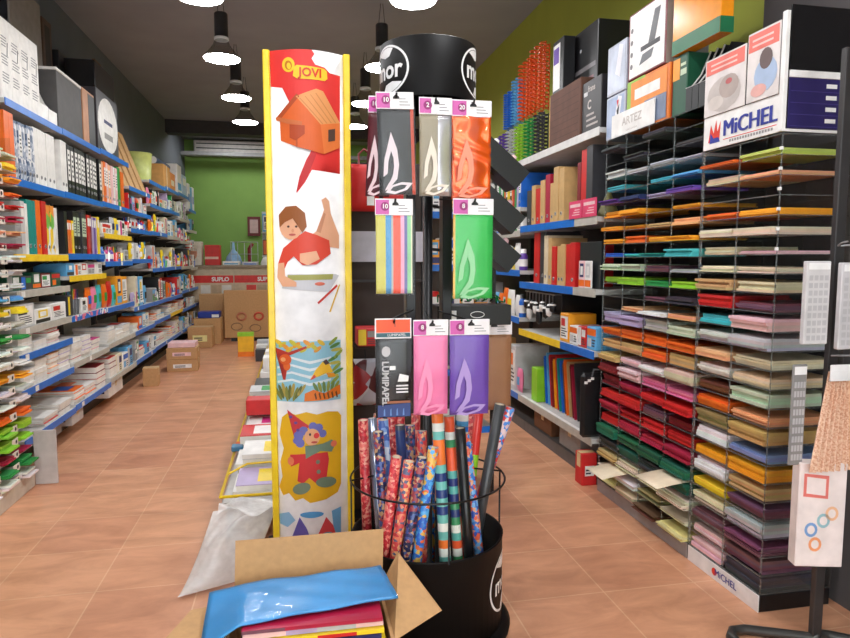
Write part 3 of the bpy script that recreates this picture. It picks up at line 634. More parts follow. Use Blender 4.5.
def paper(rack_x, y0, w, z, D, h, c, r, label, group, out=0.0, n=4):
    mb = MB()
    for q in range(n):
        j = r.uniform(-.012, .008) * (1 if n < 6 else 2.2) - out; a = r.uniform(0, .006)
        cc = [max(0, min(255, v + r.randint(-10, 10))) for v in CN[c]]
        mb.box(.012 + j, min(D, .30 + j), a, a + w, h * q / n, h * (q + 1) / n - .0005, M(cc, .6))
        if q == 1 and n > 3 and r.random() < .35: pass
    o = mb.build('paper_ream'); o.location = (rack_x, y0, z); return tag(o, label, 'paper', group)
r = random.Random(5)
# two-column rack: colours from the top level down; far column, near column
MC = [('orange', 'yellow green'), ('beige', 'peach'), (None, None), ('orange', 'amber'), ('cream', 'beige'), ('beige', 'pale pink'), ('cream', 'cream'), ('tan', 'beige'), ('red', 'mauve'), ('turquoise', 'pale pink'), ('pale grey', 'silver'), ('peach', 'cream'),
      ('white', 'beige'), ('brown', 'pale green'), ('orange', 'peach'), ('olive', 'tan'), ('white', 'periwinkle'), ('amber', 'amber'), ('white', 'tan'), ('yellow', 'mauve'), ('cream', 'silver'), ('mauve', 'mauve'), ('pale pink', 'mauve'), ('pale pink', 'charcoal')]
for i, (c1, c0) in enumerate(MC):
    z = .077 + PA * (23 - i)
    for j, c in ((0, c0), (1, c1)):
        if c is None: continue
        h = r.uniform(.42, .74) * PA if i > 6 else r.uniform(.12, .42) * PA
        paper(XRK, 2.15 + .237 * j + .007, .212, z, .31, h, c, r, '%s paper in the logo rack, %s level down, %s column' % (c, ORD[i], ('near', 'far')[j]), 'paper in the two-column rack', r.choice([0, 0, .01, .03 if i < 12 else 0]))
FC = [[None, 'charcoal', None, 'charcoal'], ['charcoal', None, 'charcoal', None], ['pale grey', 'silver', 'silver', 'pale grey'], ['sky blue', 'turquoise', None, 'turquoise'], ['violet', 'lilac', 'navy', 'violet'], ['amber', None, 'amber', 'amber'], ['peach', 'tan', 'amber', 'amber'], ['amber', 'amber', 'orange', 'amber'], ['turquoise', 'teal', 'turquoise', 'blue'],
      ['pale grey', 'mauve', 'pale green', 'pale green'], ['lime', 'green', 'lime', 'lime'], ['charcoal', 'mauve', None, None], ['peach', 'white', 'peach', None], ['pale green', 'pale grey', 'lilac', 'lilac'], ['orange', 'orange', 'orange', 'orange'], ['tan', 'orange', 'tan', 'tan'], ['beige', 'white', 'pale pink', 'tan'], ['pink', 'pink', 'pale pink', 'dark red'], ['red', 'red', 'crimson', 'dark red'], ['dark red', 'mauve', 'red', 'red'],
      ['red', 'red', 'red', 'crimson'], ['crimson', 'crimson', 'crimson', 'red'], ['bottle green', 'dark green', 'bottle green', 'bottle green'], ['dark green', 'charcoal', 'dark green', 'charcoal'], ['cream', 'cream', 'beige', 'tan'], ['cream', 'olive', 'white', 'cream'], ['pale yellow', 'brown', 'beige', 'pale yellow']]
for i, row in enumerate(FC):
    z = .077 + PB * (26 - i)
    for j, c in enumerate(row):
        if c is None: continue
        if c == 'red' and i >= 18: c = 'red'
        h = r.uniform(.42, .74) * PB if 12 < i < 25 else r.uniform(.2, .5) * PB
        paper(XRK, 2.63 + .23 * j + .006, .206, z, .31, h, c, r, '%s paper in the four-column rack, %s level down, %s column' % (c, ORD[i], ORD[j]), 'paper in the four-column rack', r.choice([0, .01, .03, .05 if i < 13 else .015]), 4 if i < 24 else 7)
# two loose sheets slipping out near the floor
for (y, z, lab) in ((3.2, .205, 'cream sheet sticking out low in the four-column rack'), (2.66, .345, 'pale peach sheet sticking out beside the logo rack, low down')):
    mb = MB(); mb.grid(lambda u, v: (XRK - .15 + .18 * u, y + .2 * v, z + .012 * u - .012 * (1 - u) ** 2), 6, 2, M((240, 220, 190), .6), thick=.0006)
    tag(mb.build('loose_sheet'), lab, 'paper')
# logo base
RED = M((226, 52, 30), .4); NAVY = M((30, 46, 150), .4)
mb = MB()
fb = lambda s, z: (-.0048, .2 - s, .036 + z)      # reads towards -y when seen from the aisle
def pm(pts, m, fn, **k): mb.poly(pts, m, fn, **k)
pm([(-.075 + .017 * math.cos(a), .017 * math.sin(a)) for a in [2 * PI * i / 12 for i in range(12)]], RED, fb)
for kx in range(3): mb.text('MiCHEL', .042, NAVY, lambda a, b_: Vector(fb(a - .0012 + .0012 * kx, b_)) - Vector((.0004 * kx, 0, 0)))
mb.build('logo', MIB)
# header sign
mb = MB(); mb.box(-.006, 0, 0, .47, 1.866, 2.005, K('white', .35), .001); mb.box(-.006, .33, -.004, 0, 1.866, 1.876, K('white')); 
mb.build('header_board', MI)
mb = MB(); fh = lambda s, z: (-.0068, .235 - s, 1.94 + z)
mb.poly([(-.20, -.045), (-.185, .03), (-.165, -.01), (-.150, .045), (-.14, -.005), (-.12, .035), (-.125, -.045)], RED, lambda a, b_: fh(a, b_))
mb.poly([(-.19, -.05), (-.185, -.005), (-.165, -.03), (-.13, -.03), (-.12, -.05)], NAVY, lambda a, b_: Vector(fh(a, b_)) + Vector((-.0005, 0, 0)))
for kx in range(5): mb.text('MiCHEL', .092, NAVY, lambda a, b_: Vector(fh(a + .05 + .0025 * kx, b_ - .004)) - Vector((.0004 * kx, 0, 0)))
mb.face([fh(-.10, -.044), fh(.21, -.044), fh(.21, -.047), fh(-.10, -.047)], RED)
for k in range(16): mb.face([fh(-.06 + .016 * k, -.062), fh(-.049 + .016 * k, -.062), fh(-.049 + .016 * k, -.052), fh(-.06 + .016 * k, -.052)], K('grey'))
mb.build('logo', MI)
def poster(y0, y1, z0, z1, kind):
    mb = MB(); mb.box(-.012, -.007, y0, y1, z0, z1, M((226, 218, 214), .25), .001)
    f = lambda a, b_: (-.0126, y1 - (y1 - y0) * a, z0 + (z1 - z0) * b_)
    mb.face([f(0.03, .72), f(.97, .72), f(.97, .97), f(.03, .97)], M((232, 106, 90), .3))
    for i in range(2): mb.face([tuple(Vector(f(.15, .78 + .08 * i)) + Vector((-.0004, 0, 0))), tuple(Vector(f(.8, .78 + .08 * i)) + Vector((-.0004, 0, 0))), tuple(Vector(f(.8, .81 + .08 * i)) + Vector((-.0004, 0, 0))), tuple(Vector(f(.15, .81 + .08 * i)) + Vector((-.0004, 0, 0)))], M((244, 190, 180), .3))
    g2 = lambda cx, cy, rx, ry, m, l: mb.face([tuple(Vector(f(cx + rx * math.cos(a), cy + ry * math.sin(a))) + Vector((-.0004 * l, 0, 0))) for a in [2 * PI * i / 14 for i in range(14)]], m)
    if kind: g2(.6, .34, .36, .24, M((166, 186, 214), .4), 1); g2(.6, .56, .2, .15, M((104, 84, 82), .5), 2); g2(.4, .14, .25, .09, M((226, 170, 160), .4), 2)
    else: g2(.5, .32, .42, .3, M((196, 186, 180), .4), 1); g2(.62, .42, .24, .2, M((176, 160, 152), .4), 2); g2(.3, .2, .2, .12, M((214, 204, 196), .4), 2); g2(.62, .5, .08, .05, M((190, 90, 90), .4), 3)
    mb.build('poster_card', MI)
poster(.205, .465, 2.006, 2.245, 0); poster(.02, .195, 2.006, 2.27, 1)
mb = MB(); mb.box(-.012, .006, -.008, .014, 1.866, 2.295, K('white', .3), .002); mb.build('header_post', MI)
VIO = M((44, 36, 92), .3)
mb = MB(); mb.box(.012, .325, -.008, -.003, 1.878, 2.06, VIO, .001); mb.box(.012, .325, -.012, -.003, 2.06, 2.085, K('white'), .001)
for k in range(4): mb.box(.17, .215, -.0095, -.008, 1.9 + .042 * k, 1.915 + .042 * k, K('white')); mb.box(.02, .24, -.0088, -.008, 1.885 + .042 * k, 1.887 + .042 * k, M((70, 60, 130), .3))
mb.box(.235, .325, -.0105, -.008, 1.88, 2.05, M((232, 216, 210), .3))
for k in range(4): mb.box(.25 + .02 * (k % 2), .285 + .02 * (k % 2), -.0115, -.0105, 1.89 + .04 * k, 1.915 + .04 * k, RED)
mb.build('header_end_card', MI)
mb = MB(); mb.box(.016, .33, .0, .006, 2.09, 2.32, M((18, 17, 18), .15), .001); mb.build('gloss_panel', MI)
# small white clips on the front corner of the two-column rack
mb = MB()
for i in range(6): z = .075 + PA * (23.3 - i); mb.box(-.004, .006, -.004, .008, z - .008, z + .004, K('white', .2), .001)
mb.build('shelf_clip', MI)

# sign on the four-column rack
mb = MB(); mb.box(0, .006, 0, .45, 0, .125, K('white', .5), .001)
mb.text('ARTEZ', .06, M((196, 188, 182), .6), lambda a, b_: (-.0006, .225 - a, .068 + b_), .001, sx=1.15)
mb.text('papel y cartulina', .018, M((190, 182, 178), .6), lambda a, b_: (-.0006, .225 - a, .02 + b_))
o = mb.build('shelf_sign'); o.location = (1.778, 3.05, 2.0735); tag(o, 'white name sign standing on top of the four-column paper rack', 'sign')
ZR = 2.0735
def rbox(name, label, y0, y1, z0, z1, x0, x1, m, deco=None, group='boxes on top of the paper racks', tilt=0):
    mb = MB(); mb.box(0, x1 - x0, 0, y1 - y0, 0, z1 - z0, m, .004)
    if deco: deco(mb, x1 - x0, y1 - y0, z1 - z0)
    o = mb.build(name); o.location = (x0, y0, z0); o.rotation_euler.z = tilt
    return tag(o, label, 'box', group)
def rq(mb, a0, a1, z0, z1, l, h, m, dx=.001, end=None):     # rectangle on the aisle face (a measured from the far end)
    mb.face([(-dx, l * (1 - a0), h * z0), (-dx, l * (1 - a1), h * z0), (-dx, l * (1 - a1), h * z1), (-dx, l * (1 - a0), h * z1)], m)
def nq(mb, x0, x1, z0, z1, w, h, m, dy=.001):              # rectangle on the end face towards the entrance
    mb.face([(w * x0, -dy, h * z0), (w * x1, -dy, h * z0), (w * x1, -dy, h * z1), (w * x0, -dy, h * z1)], m)
def dk1(mb, w, l, h):
    rq(mb, 0, .45, .0, 1, l, h, M((150, 190, 60), .4)); rq(mb, .1, .95, .35, .95, l, h, M((238, 140, 40), .4), .0016); rq(mb, .2, .8, .6, .8, l, h, K('white'), .0022); rq(mb, .45, .95, .05, .5, l, h, M((110, 124, 150), .3), .0026)
    nq(mb, .05, .95, .0, 1, w, h, M((190, 66, 40), .4)); nq(mb, .3, .7, .1, .9, w, h, M((220, 170, 150), .4), .0016)
rbox('toy_carton', 'orange and green picture box behind the name sign', 2.94, 3.35, ZR, ZR + .27, 1.79, 2.0, M((226, 120, 40), .4), dk1)
def dk2(mb, w, l, h):
    rq(mb, .04, .96, .03, .97, l, h, K('white', .4)); rq(mb, .35, .85, .35, .42, l, h, INK, .0016)
    mb.face([(-.0018, l * .45, h * .42), (-.0018, l * .28, h * .42), (-.0018, l * .15, h * .85), (-.0018, l * .30, h * .85)], M((70, 70, 74), .4)); mb.face([(-.0018, l * .68, h * .16), (-.0018, l * .36, h * .2), (-.0018, l * .3, h * .32), (-.0018, l * .6, h * .3)], M((100, 102, 106), .4))
    for k in range(4): mb.face([(-.0018, l * .9 + .014 * math.cos(a), h * (.2 + .18 * k) + .014 * math.sin(a)) for a in [2 * PI * i / 10 for i in range(10)]], M((120, 118, 118), .5))
    nq(mb, 0, 1, 0, 1, w, h, M((150, 146, 140), .2))
rbox('stand_carton', 'white box with a drawing of a folding stand, on the picture box', 2.98, 3.35, ZR + .275, ZR + .62, 1.79, 2.02, M((120, 26, 36), .4), dk2)
def dk3(mb, w, l, h):
    rq(mb, .0, 1, .0, .16, l, h, M((30, 110, 70), .4)); rq(mb, .45, .95, .82, .98, l, h, M((224, 222, 224), .3)); nq(mb, 0, 1, 0, .16, w, h, M((30, 110, 70), .4))
    rq(mb, .6, .85, .88, .92, l, h, K('navy'), .0016)
rbox('stationery_carton', 'bright orange box with a green base band atop the magazine files', 2.56, 2.92, ZR + .283, ZR + .70, 1.785, 1.85, M((242, 150, 28), .22), dk3)
def dk4(mb, w, l, h):
    rq(mb, .02, .5, .6, .95, l, h, M((244, 160, 40), .4)); rq(mb, .55, .95, .65, .75, l, h, K('pale green')); rq(mb, .55, .9, .8, .85, l, h, K('pale green'))
rbox('stationery_carton', 'dark green box under the bright orange box on the paper rack', 2.81, 2.93, ZR, ZR + .28, 1.80, 2.08, M((24, 84, 58), .4), dk4)
for k in range(3):
    magfile('black magazine file with white edges, %s of three on the rack top' % ORD[k], 1.79, 2.80 - .05 * k, ZR, .046, .28, .25, K('black', .35), K('white'), 'black magazine files on the rack top', PI)

# ------------------------------------------------------------------ green wall shelving
XG = 1.75
GY = [3.60, 4.94, 5.94, 6.94]
def gunit(label, y0, y1, levels, dd=.5, xf=XG):
    t = root('shelving_unit', label, 'shelving', (xf, y0, 0)); W = y1 - y0
    mb = MB(); mb.box(dd - .012, dd, 0, W, .02, levels[0][0] + .3 if levels[0][0] < 2 else levels[0][0], M((70, 64, 62), .6)); mb.build('back_panel', t)
    for yy in (0, W - .03):
        mb = MB(); mb.box(dd - .05, dd - .012, yy, yy + .03, 0, levels[0][0] - .03, DSTEEL); mb.build('upright', t)
    mb = MB(); mb.box(.06, dd - .012, .001, W - .001, 0, .08, M((96, 92, 90), .6)); mb.build('plinth', t)
    for (z, segs) in levels:
        mb = MB(); mb.box(.006, dd - .051, .002, W - .002, z - .03, z, WHITEST); s = mb.build('shelf', t)
        for (a, b_, m) in segs:
            mb = MB(); mb.box(0, .006, a * W + .002, b_ * W - .002, z - .046, z + .004, m, .001); mb.build('price_strip', s)
    return t
WS = M((214, 212, 208), .35)
gunit('steel shelving of binders and folders between paper rack and green wall', 3.60, 4.94, [(2.16, [(0, 1, WS)]), (1.645, [(0, .24, GR), (.24, 1, BLUE)]), (1.21, [(0, .24, GR), (.24, 1, BLUE)]), (.835, [(0, .38, BLUE), (.38, 1, YELL)]), (.30, [(0, 1, GR)])])
gunit('steel shelving of mixed goods past the craft bay, green wall', 5.945, 7.2, [(2.16, [(0, 1, WS)]), (1.62, [(0, 1, GR)]), (1.3, [(0, 1, BLUE)]), (.92, [(0, 1, BLUE)]), (.30, [(0, 1, BLUE)])])
gunit('steel shelving of small craft goods beyond the binder shelves, green wall', 4.945, 5.94, [(2.16, [(0, 1, WS)]), (1.80, [(0, 1, WS)]), (1.615, [(0, 1, GR)]), (1.30, [(0, 1, BLUE)]), (.92, [(0, 1, BLUE)]), (.30, [(0, 1, BLUE)])])
G2 = 'ring binders on the green-wall shelving'
def gwhere(n): return '%s shelf down, binder shelving by the green wall' % ORD[n]
r = random.Random(21)
fill(-1, 3.72, 4.94, 1.645, .46, XG + .03, gwhere(1), G2, [('binder', .085, .44, 'charcoal', {'lab': False}), ('binder', .085, .43, 'red', {'lab': False}), ('binder', .05, .36, 'dark red', {'lab': False}), ('gap', .2, 0, ''), ('binder', .085, .36, 'tan', {'lab': False}), ('binder', .085, .38, 'tan', {'lab': False}), ('binder', .075, .28, 'tan', {'lab': False}), ('binder', .085, .35, 'crimson', {'lab': False}),
     ('binder', .085, .32, 'tan', {'lab': False}), ('binder', .085, .27, 'red', {'lab': False}), ('binder', .075, .3, 'tan', {'lab': False}), ('binder', .085, .27, 'charcoal', {'lab': False})], r)
fill(-1, 3.95, 4.94, 1.21, .38, XG + .03, gwhere(2), G2, [('binder', .08, .29, 'red', {'lab': False}), ('binder', .07, .28, 'red', {'lab': False, 'ring': False}), ('binder', .075, .28, 'tan', {'lab': False}), ('binder', .07, .27, 'tan', {'lab': False}), ('binder', .075, .27, 'red', {'lab': False}), ('binder', .06, .33, 'tan', {'lab': False}), ('binder', .07, .35, 'beige', {'lab': False}), ('binder', .11, .38, 'charcoal', {'lab': False}), ('binder', .11, .38, 'red', {'lab': False})], r)
# things at the near end of these shelves
slab('display_board', 'black display panel at the near end of the third shelf, green-wall side', 'panel', 1.80, 1.825, 3.63, 3.93, 1.2125, 1.50, M((34, 40, 42), .3), 0)
for i, (x, y, c) in enumerate(((1.77, 3.70, 'white'), (1.775, 3.80, 'pale pink'))):
    o, kd, cat = carton(.09, .17, .012, c, r, 'leaflet', 'orange'); o['w'] = .09; place(o, (x, y, 1.2125), -1); tag(o, ('white', 'pale pink')[i] + ' leaflet standing before the black display panel', 'leaflet')
for k, y in enumerate((3.60, 3.80)):
    mb = MB(); mb.box(0, .005, 0, .19, 0, .11, M((224, 66, 110), .4), .001); mb.box(-.001, 0, .02, .17, .07, .09, K('pale pink'))
    for i in range(3): mb.box(-.001, 0, .03, .03 + .11 - .02 * i, .02 + .015 * i, .026 + .015 * i, K('pale pink'))
    o = mb.build('hanging_price_card'); o.location = (1.7445, y, 1.648); tag(o, 'pink price card on the second shelf edge, %s the paper rack' % ('beside', 'further from')[k], 'sign')
mb = MB(); mb.lathe([(.075, 0), (.07, .004), (.01, .15), (.0, .152)], M((112, 106, 62), .6), 18)
o = mb.build('fabric_cone'); o.location = (1.86, 3.675, 1.648); tag(o, 'olive cone standing by the red binder and the paper rack', 'cone')
# hanging black-and-white trinkets, black tray, boxes
def hang(label, y, z, h, c1, c2, x=1.79):
    t = root('key_fob', label, 'key ring', (x, y, z), group='trinkets hanging over the yellow strip')
    mb = MB(); mb.tube([(0, 0, 0), (0, 0, -h * .4)], .003, STEEL, 6); mb.build('strap', t)
    mb = MB(); mb.lathe([(.0, -h), (.022, -h * .9), (.026, -h * .65), (.014, -h * .42), (0, -h * .4)], K(c1, .4), 10); mb.build('charm', t)
    mb = MB(); mb.lathe([(.0, -h * .62), (.024, -h * .58), (.024, -h * .5), (0, -h * .46)], K(c2, .4), 10); mb.build('bead', t)
mb = MB(); mb.tube([(1.79, 4.3, 1.14), (1.79, 4.90, 1.14)], .005, STEEL, 8); mb.tube([(1.79, 4.3, 1.14), (2.18, 4.3, 1.14)], .005, STEEL, 8); mb.tube([(1.79, 4.90, 1.14), (2.18, 4.90, 1.14)], .005, STEEL, 8)
tag(mb.build('hanging_rail'), 'thin steel rail with trinkets under the third green-wall shelf', 'rail')
for i in range(9): hang('%s and %s trinket, %s along the rail over the yellow strip' % (('black', 'white')[i % 2], ('white', 'black')[i % 2], ORD[i]), 4.34 + .066 * i, 1.135, r.uniform(.12, .24), ('black', 'white')[i % 2], ('white', 'black')[i % 2])
slab('serving_tray', 'tall black tray standing on the yellow and blue edged shelf', 'tray', 1.80, 2.1, 4.2, 4.215, .837, 1.15, K('black', .3), 0)
GB2 = 'small boxes on the yellow and blue edged shelf'
for i, (y, w, h, c, a) in enumerate(((3.63, .13, .14, 'sky blue', 'orange'), (3.77, .12, .13, 'red', 'white'), (3.90, .12, .12, 'white', 'orange'), (4.04, .14, .19, 'amber', 'red'))):
    put(carton(w, h, .2, c, r, 'carton', a), w, (XG + .03, y, .8375), -1, c, i, 'the yellow and blue edged shelf', GB2)
# folders on the low shelf
slab('folder_box', 'lime green folder box on the low white-lined shelf', 'box', 1.79, 2.03, 4.62, 4.74, .3025, .56, M((140, 208, 40), .4), 0)
CF = ['blue', 'sky blue', 'red', 'dark red', 'amber', 'red', 'teal', 'blue', 'brown', 'orange', 'tan', 'dark red', 'crimson', 'charcoal']
for i, c in enumerate(CF):
    t = root('card_folder', '%s folder leaning on the low shelf, %s from the lime box' % (c, ORD[i]), 'folder', (1.84 + .004 * (i % 3), 4.565 - .043 * i, .305), 0, 'coloured folders leaning on the low shelf')
    h = .36 + .03 * ((i * 7) % 4) / 3; mb = MB(); mb.box(0, .3, -.010, -.0075, 0, h, K(c, .4)); mb.box(0, .3, -.0005, .0015, 0, h - .012, K(c, .4)); mb.build('cover', t)
    mb = MB(); mb.box(.005, .295, -.007, -.001, .003, h - .02, PAPER); mb.build('sheets', t)
    t.rotation_euler.x = -.16 - .004 * i
mb = MB(); mb.box(1.752, 1.785, 3.72, 4.9, .3012, .3022, K('white', .4)); tag(mb.build('shelf_liner'), 'white paper liner along the front of the low folder shelf', 'liner')
def artbag(label, x, y, z, w, h, dp):
    t = root('portfolio_case', label, 'case', (x, y, z)); mb = MB(); mb.box(0, dp, 0, w, 0, h, K('black', .35), .02); mb.build('body', t)
    mb = MB(); mb.tube([(dp * .3, -.004, h * .95), (dp * .3, -.02, h * 1.06), (dp * .7, -.02, h * 1.06), (dp * .7, -.004, h * .95)], .008, K('black', .5), 8); mb.build('handle', t)
    for k in range(3):
        mb = MB(); mb.box(dp * (.06 + .1 * k), dp * (.06 + .1 * k) + .02, -.003, 0, h * (.84 + .03 * k), h * (.88 + .03 * k), K('white')); mb.build('sticker', t)
artbag('black portfolio case standing between the folders and the paper rack', 1.69, 3.615, .3045, .045, .40, .21)
loose_carton('small red box on the floor at the corner of the paper rack', .10, .1, .2, (1.757, 3.68, 0), 0, 'red', 'white', G_B)
loose_carton('grey carton under the low folder shelf', .3, .35, .17, (1.98, 4.1, .082), 0, 'grey', None, G_B)
loose_carton('brown carton under the low folder shelf, further along', .3, .35, .16, (1.98, 4.6, .082), 0, 'brown', None, G_B)
# craft goods in the next bay
r = random.Random(33)
for lv, (z, hm, st) in enumerate(((1.80, .3, ['binder', 'book']), (1.615, .14, ['carton', 'jar']), (1.30, .26, ['jar', 'jar', 'tub', 'packet']), (.92, .3, ['jar', 'packet', 'packet']), (.30, .5, ['packet', 'carton']))):
    fill(-1, 4.96, 5.93, z, hm, XG + .02, '%s shelf down, craft bay by the green wall' % ORD[lv + 1], 'craft goods beyond the binder shelves', randspecs(r, 1.0, hm, st), r)

for lv, (z, hm, st) in enumerate(((1.62, .3, ['carton', 'packet']), (1.30, .22, ['jar', 'tub', 'packet']), (.92, .3, ['packet', 'carton']))):
    fill(-1, 5.96, 6.9, z, hm, XG + .02, '%s shelf down, mixed bay past the craft bay' % ORD[lv + 1], 'mixed goods past the craft bay', randspecs(r, .9, hm, st), r)
# top shelf of the green wall: comb bindings, boxes
def comb(label, x, y, z, h, m, n, group):
    mb = MB(); mb.box(-.003, .003, -.006, .006, 0, h, m)
    for i in range(n):
        zz = h * (i + .5) / n
        pts = [(-.024 + .024 * math.cos(a), .021 * math.sin(a), zz) for a in [-2.6 + 5.2 * k / 7 for k in range(8)]]
        mb.tube(pts, .0050, m, 5)
    o = mb.build('binding_comb'); o.location = (x, y, z); return tag(o, label, 'binding comb', group)
CB = [('violet', 0, 5.02), ('black', 0, 4.91), ('black', 0, 4.81), ('lime', 0, 4.71), ('green', 0, 4.6), ('dark green', 0, 4.5)]
gc = 'plastic binding combs along the green wall'
COMBZ = [(2.1615, .30, [('violet', 5.55, 5), ('silver', 5.33, 4), ('lime', 5.12, 4), ('green', 4.90, 4), ('charcoal', 4.69, 4)]), ]
for (z, h, lst) in COMBZ:
    for (c, yc, n) in lst:
        for k in range(n):
            comb('%s plastic binding comb standing on the shelf, %s of its colour' % (c, ORD[k]), 1.80 + .05 * (k % 2), yc + .05 * (k - n / 2), z, h, K(c, .3), 11, gc)
SHB = root('comb_holder', 'thin clear stand carrying the upper row of binding combs', 'rack', (1.78, 4.56, 2.1615))
mb = MB(); mb.box(0, .14, .0, 1.05, .325, .33, ACR); mb.box(0, .14, 0, .75, .326, .331, ACRE) if False else None; mb.build('platform', SHB)
for yy in (0.0, 1.047):
    mb = MB(); mb.box(0.06, .14, yy, yy + .003, 0, .324, ACR); mb.build('leg', SHB)
for (c, yc, n, hh) in (('blue', 5.46, 4, .3), ('sky blue', 5.26, 4, .36), ('orange', 5.02, 5, .44), ('orange', 4.76, 5, .48)):
    for k in range(n):
        lab = '%s plastic binding comb in the upper row, %s%s' % (c, ORD[k], ' beside the black box' if yc < 4.9 else '')
        comb(lab, 1.82 + .05 * (k % 2), yc + .05 * (k - n / 2), 2.4935, hh, M((226, 84, 22), .3) if c == 'orange' else K(c, .3), 15, gc)
ZG = 2.1615
def dkb(mb, w, l, h):
    rq(mb, .05, .95, .62, .66, l, h, M((120, 116, 118), .3)); rq(mb, .1, .9, .35, .55, l, h, M((120, 70, 80), .4)); 
    mb.face([(-.0016, l * .5 + .012 * math.cos(a), h * .82 + .012 * math.sin(a)) for a in [2 * PI * i / 10 for i in range(10)]], K('silver'))
rbox('machine_carton', 'tall black box between the binding combs and the pale bags', 3.89, 4.38, ZG, ZG + .72, 1.87, 2.2, K('black', .35), dkb, 'boxes on the green-wall top shelf')
def dkf(mb, w, l, h):
    rq(mb, .1, .3, .72, .8, l, h, K('pale grey'))
    mb.text('frans', .05, M((200, 190, 184), .5), lambda a, b_: (-.0012, l * .5 - a, h * .83 + b_), .001)
    mb.text('C', .075, M((200, 190, 184), .5), lambda a, b_: (-.0012, l * .6 - a, h * .52 + b_), .002)
    for k in range(3): rq(mb, .25, .85 - .1 * k, .12 + .1 * k, .16 + .1 * k, l, h, M((170, 160, 156), .5))
rbox('coffee_carton', 'black box with pale lettering at the front of the top shelf', 3.62, 3.88, ZG, ZG + .31, 1.77, 1.95, M((34, 30, 32), .4), dkf, 'boxes on the green-wall top shelf')
rbox('cardboard_box', 'brown cardboard box next to the lettered black box, top shelf', 3.885, 4.38, ZG, ZG + .36, 1.76, 1.865, M((98, 64, 50), .7), lambda mb, w, l, h: (mb.box(-.001, w, l, l + .006, 0, h, M((206, 160, 110), .6)), [rq(mb, .05, .95, .12 * k, .12 * k + .01, l, h, M((80, 50, 40), .7)) for k in range(1, 8)]), 'boxes on the green-wall top shelf')
rbox('photo_carton', 'narrow white and black picture box beside the binding combs', 4.2, 4.38, ZG + .363, ZG + .71, 1.775, 1.86, K('black', .4), lambda mb, w, l, h: (rq(mb, .05, .7, .05, .92, l, h, K('white')), rq(mb, .1, .6, .55, .85, l, h, K('violet'), .0016)), 'boxes on the green-wall top shelf')
for i, (y0, y1, z0, z1) in enumerate(((3.365, 3.58, ZR, ZR + .24), (3.365, 3.58, ZR + .245, ZR + .52))):
    def dkp(mb, w, l, h, i=i):
        rq(mb, .05, .95, .05, .95, l, h, M((160, 176, 206) if i == 0 else (206, 214, 230), .25)); mb.face([(-.002, l * .55, h * .4), (-.002, l * .3, h * .3), (-.002, l * .15, h * .9), (-.002, l * .35, h * .95)], M((232, 232, 238), .3))
        if i == 0: mb.face([(-.0026, l * .42, h * .62), (-.0026, l * .34, h * .35), (-.0026, l * .28, h * .75)], K('black')); mb.face([(-.003, l * .42, h * .85), (-.003, l * .36, h * .68), (-.003, l * .31, h * .85)], K('red'))
    rbox('ski_carton' if False else 'photo_carton', ('blue-grey box with a small red and black figure', 'pale shiny box stacked above the blue-grey box')[i] + ', top of the paper rack', y0, min(y1, 3.62), z0, z1, 1.785, 1.99, M((190, 196, 210), .25), dkp)

# ------------------------------------------------------------------ advertising column
TOT = root('advertising_column', 'tall yellow-edged curved advertising column with a toy poster', 'display column', (.066, 3.0, 0))
PW = .318; XP0 = -PW / 2; ZB, ZTOP = .06, 2.30; BUL = .055
YEL = M((250, 214, 40), .3)
for sx in (-1, 1):
    mb = MB(); x0 = sx * PW / 2; mb.box(min(x0, x0 + sx * .03), max(x0, x0 + sx * .03), -.006, .05, .0, 2.302, YEL, .004); mb.build('edge_profile', TOT)
mb = MB(); mb.box(-PW / 2, PW / 2, .02, .05, 0, 2.29, M((60, 58, 58), .6)); mb.build('back_panel', TOT)
mb = MB(); mb.box(-PW / 2 - .06, PW / 2 + .06, .052, .18, 0, .04, M((70, 70, 72), .4), .004); mb.build('foot', TOT)
def pmap(u, v, lay=0):
    ul = 270 + (v - 50) * 7 / 487; s = (u - ul) / 73.0
    z = 2.30 - (v - 52) * (2.30 - .098) / 485
    s = max(0.0, min(1.0, s)); z = max(ZB, min(ZTOP, z))
    return (XP0 + PW * s, .012 - BUL * math.sin(PI * s) - .0012 * lay, z)
mb = MB(); WP = M((236, 234, 234), .5)
mb.grid(lambda a, b: (XP0 + PW * a, .012 - BUL * math.sin(PI * a), ZB + (ZTOP - ZB) * b), 24, 1, WP)
mb.face([(XP0 + PW * a / 24, .012 - BUL * math.sin(PI * a / 24), ZTOP) for a in range(25)], WP)
def art(pts, rgb, lay, tf):
    mb.poly([tf(p) for p in pts], M(rgb, .5, var=.04), lambda u, v: pmap(u, v, lay), step=3.2)
def ell(cx, cy, rx, ry, rot=0, n=18):
    c, s = math.cos(rot), math.sin(rot)
    return [(cx + rx * math.cos(a) * c - ry * math.sin(a) * s, cy + rx * math.cos(a) * s + ry * math.sin(a) * c) for a in [2 * PI * i / n for i in range(n)]]
A = lambda p: (250 + p[0] / 2.282, 40 + p[1] / 2.282)
RD = (226, 50, 46)
art([(46, 26), (140, 26), (146, 36), (140, 46), (148, 58), (170, 62), (182, 72), (206, 74), (206, 290), (202, 250), (180, 238), (160, 246), (140, 285), (125, 312), (106, 336), (112, 300), (128, 262), (142, 240), (110, 200), (86, 170), (90, 140), (82, 124), (74, 108), (48, 104)], RD, 1, A)
art([(140, 240), (150, 252), (128, 306), (104, 336), (112, 300), (126, 270)], (198, 32, 36), 2, A)
art(ell(88, 60, 14, 16, -.2), (246, 200, 40), 2, A); art(ell(88, 61, 8, 10, -.2), (200, 120, 20), 3, A); art(ell(89, 63, 4.5, 7, -.2), (246, 200, 40), 4, A)
art([(100, 66), (106, 61), (168, 65), (175, 70), (176, 86), (170, 91), (108, 90), (98, 84)], (246, 200, 40), 3, A)
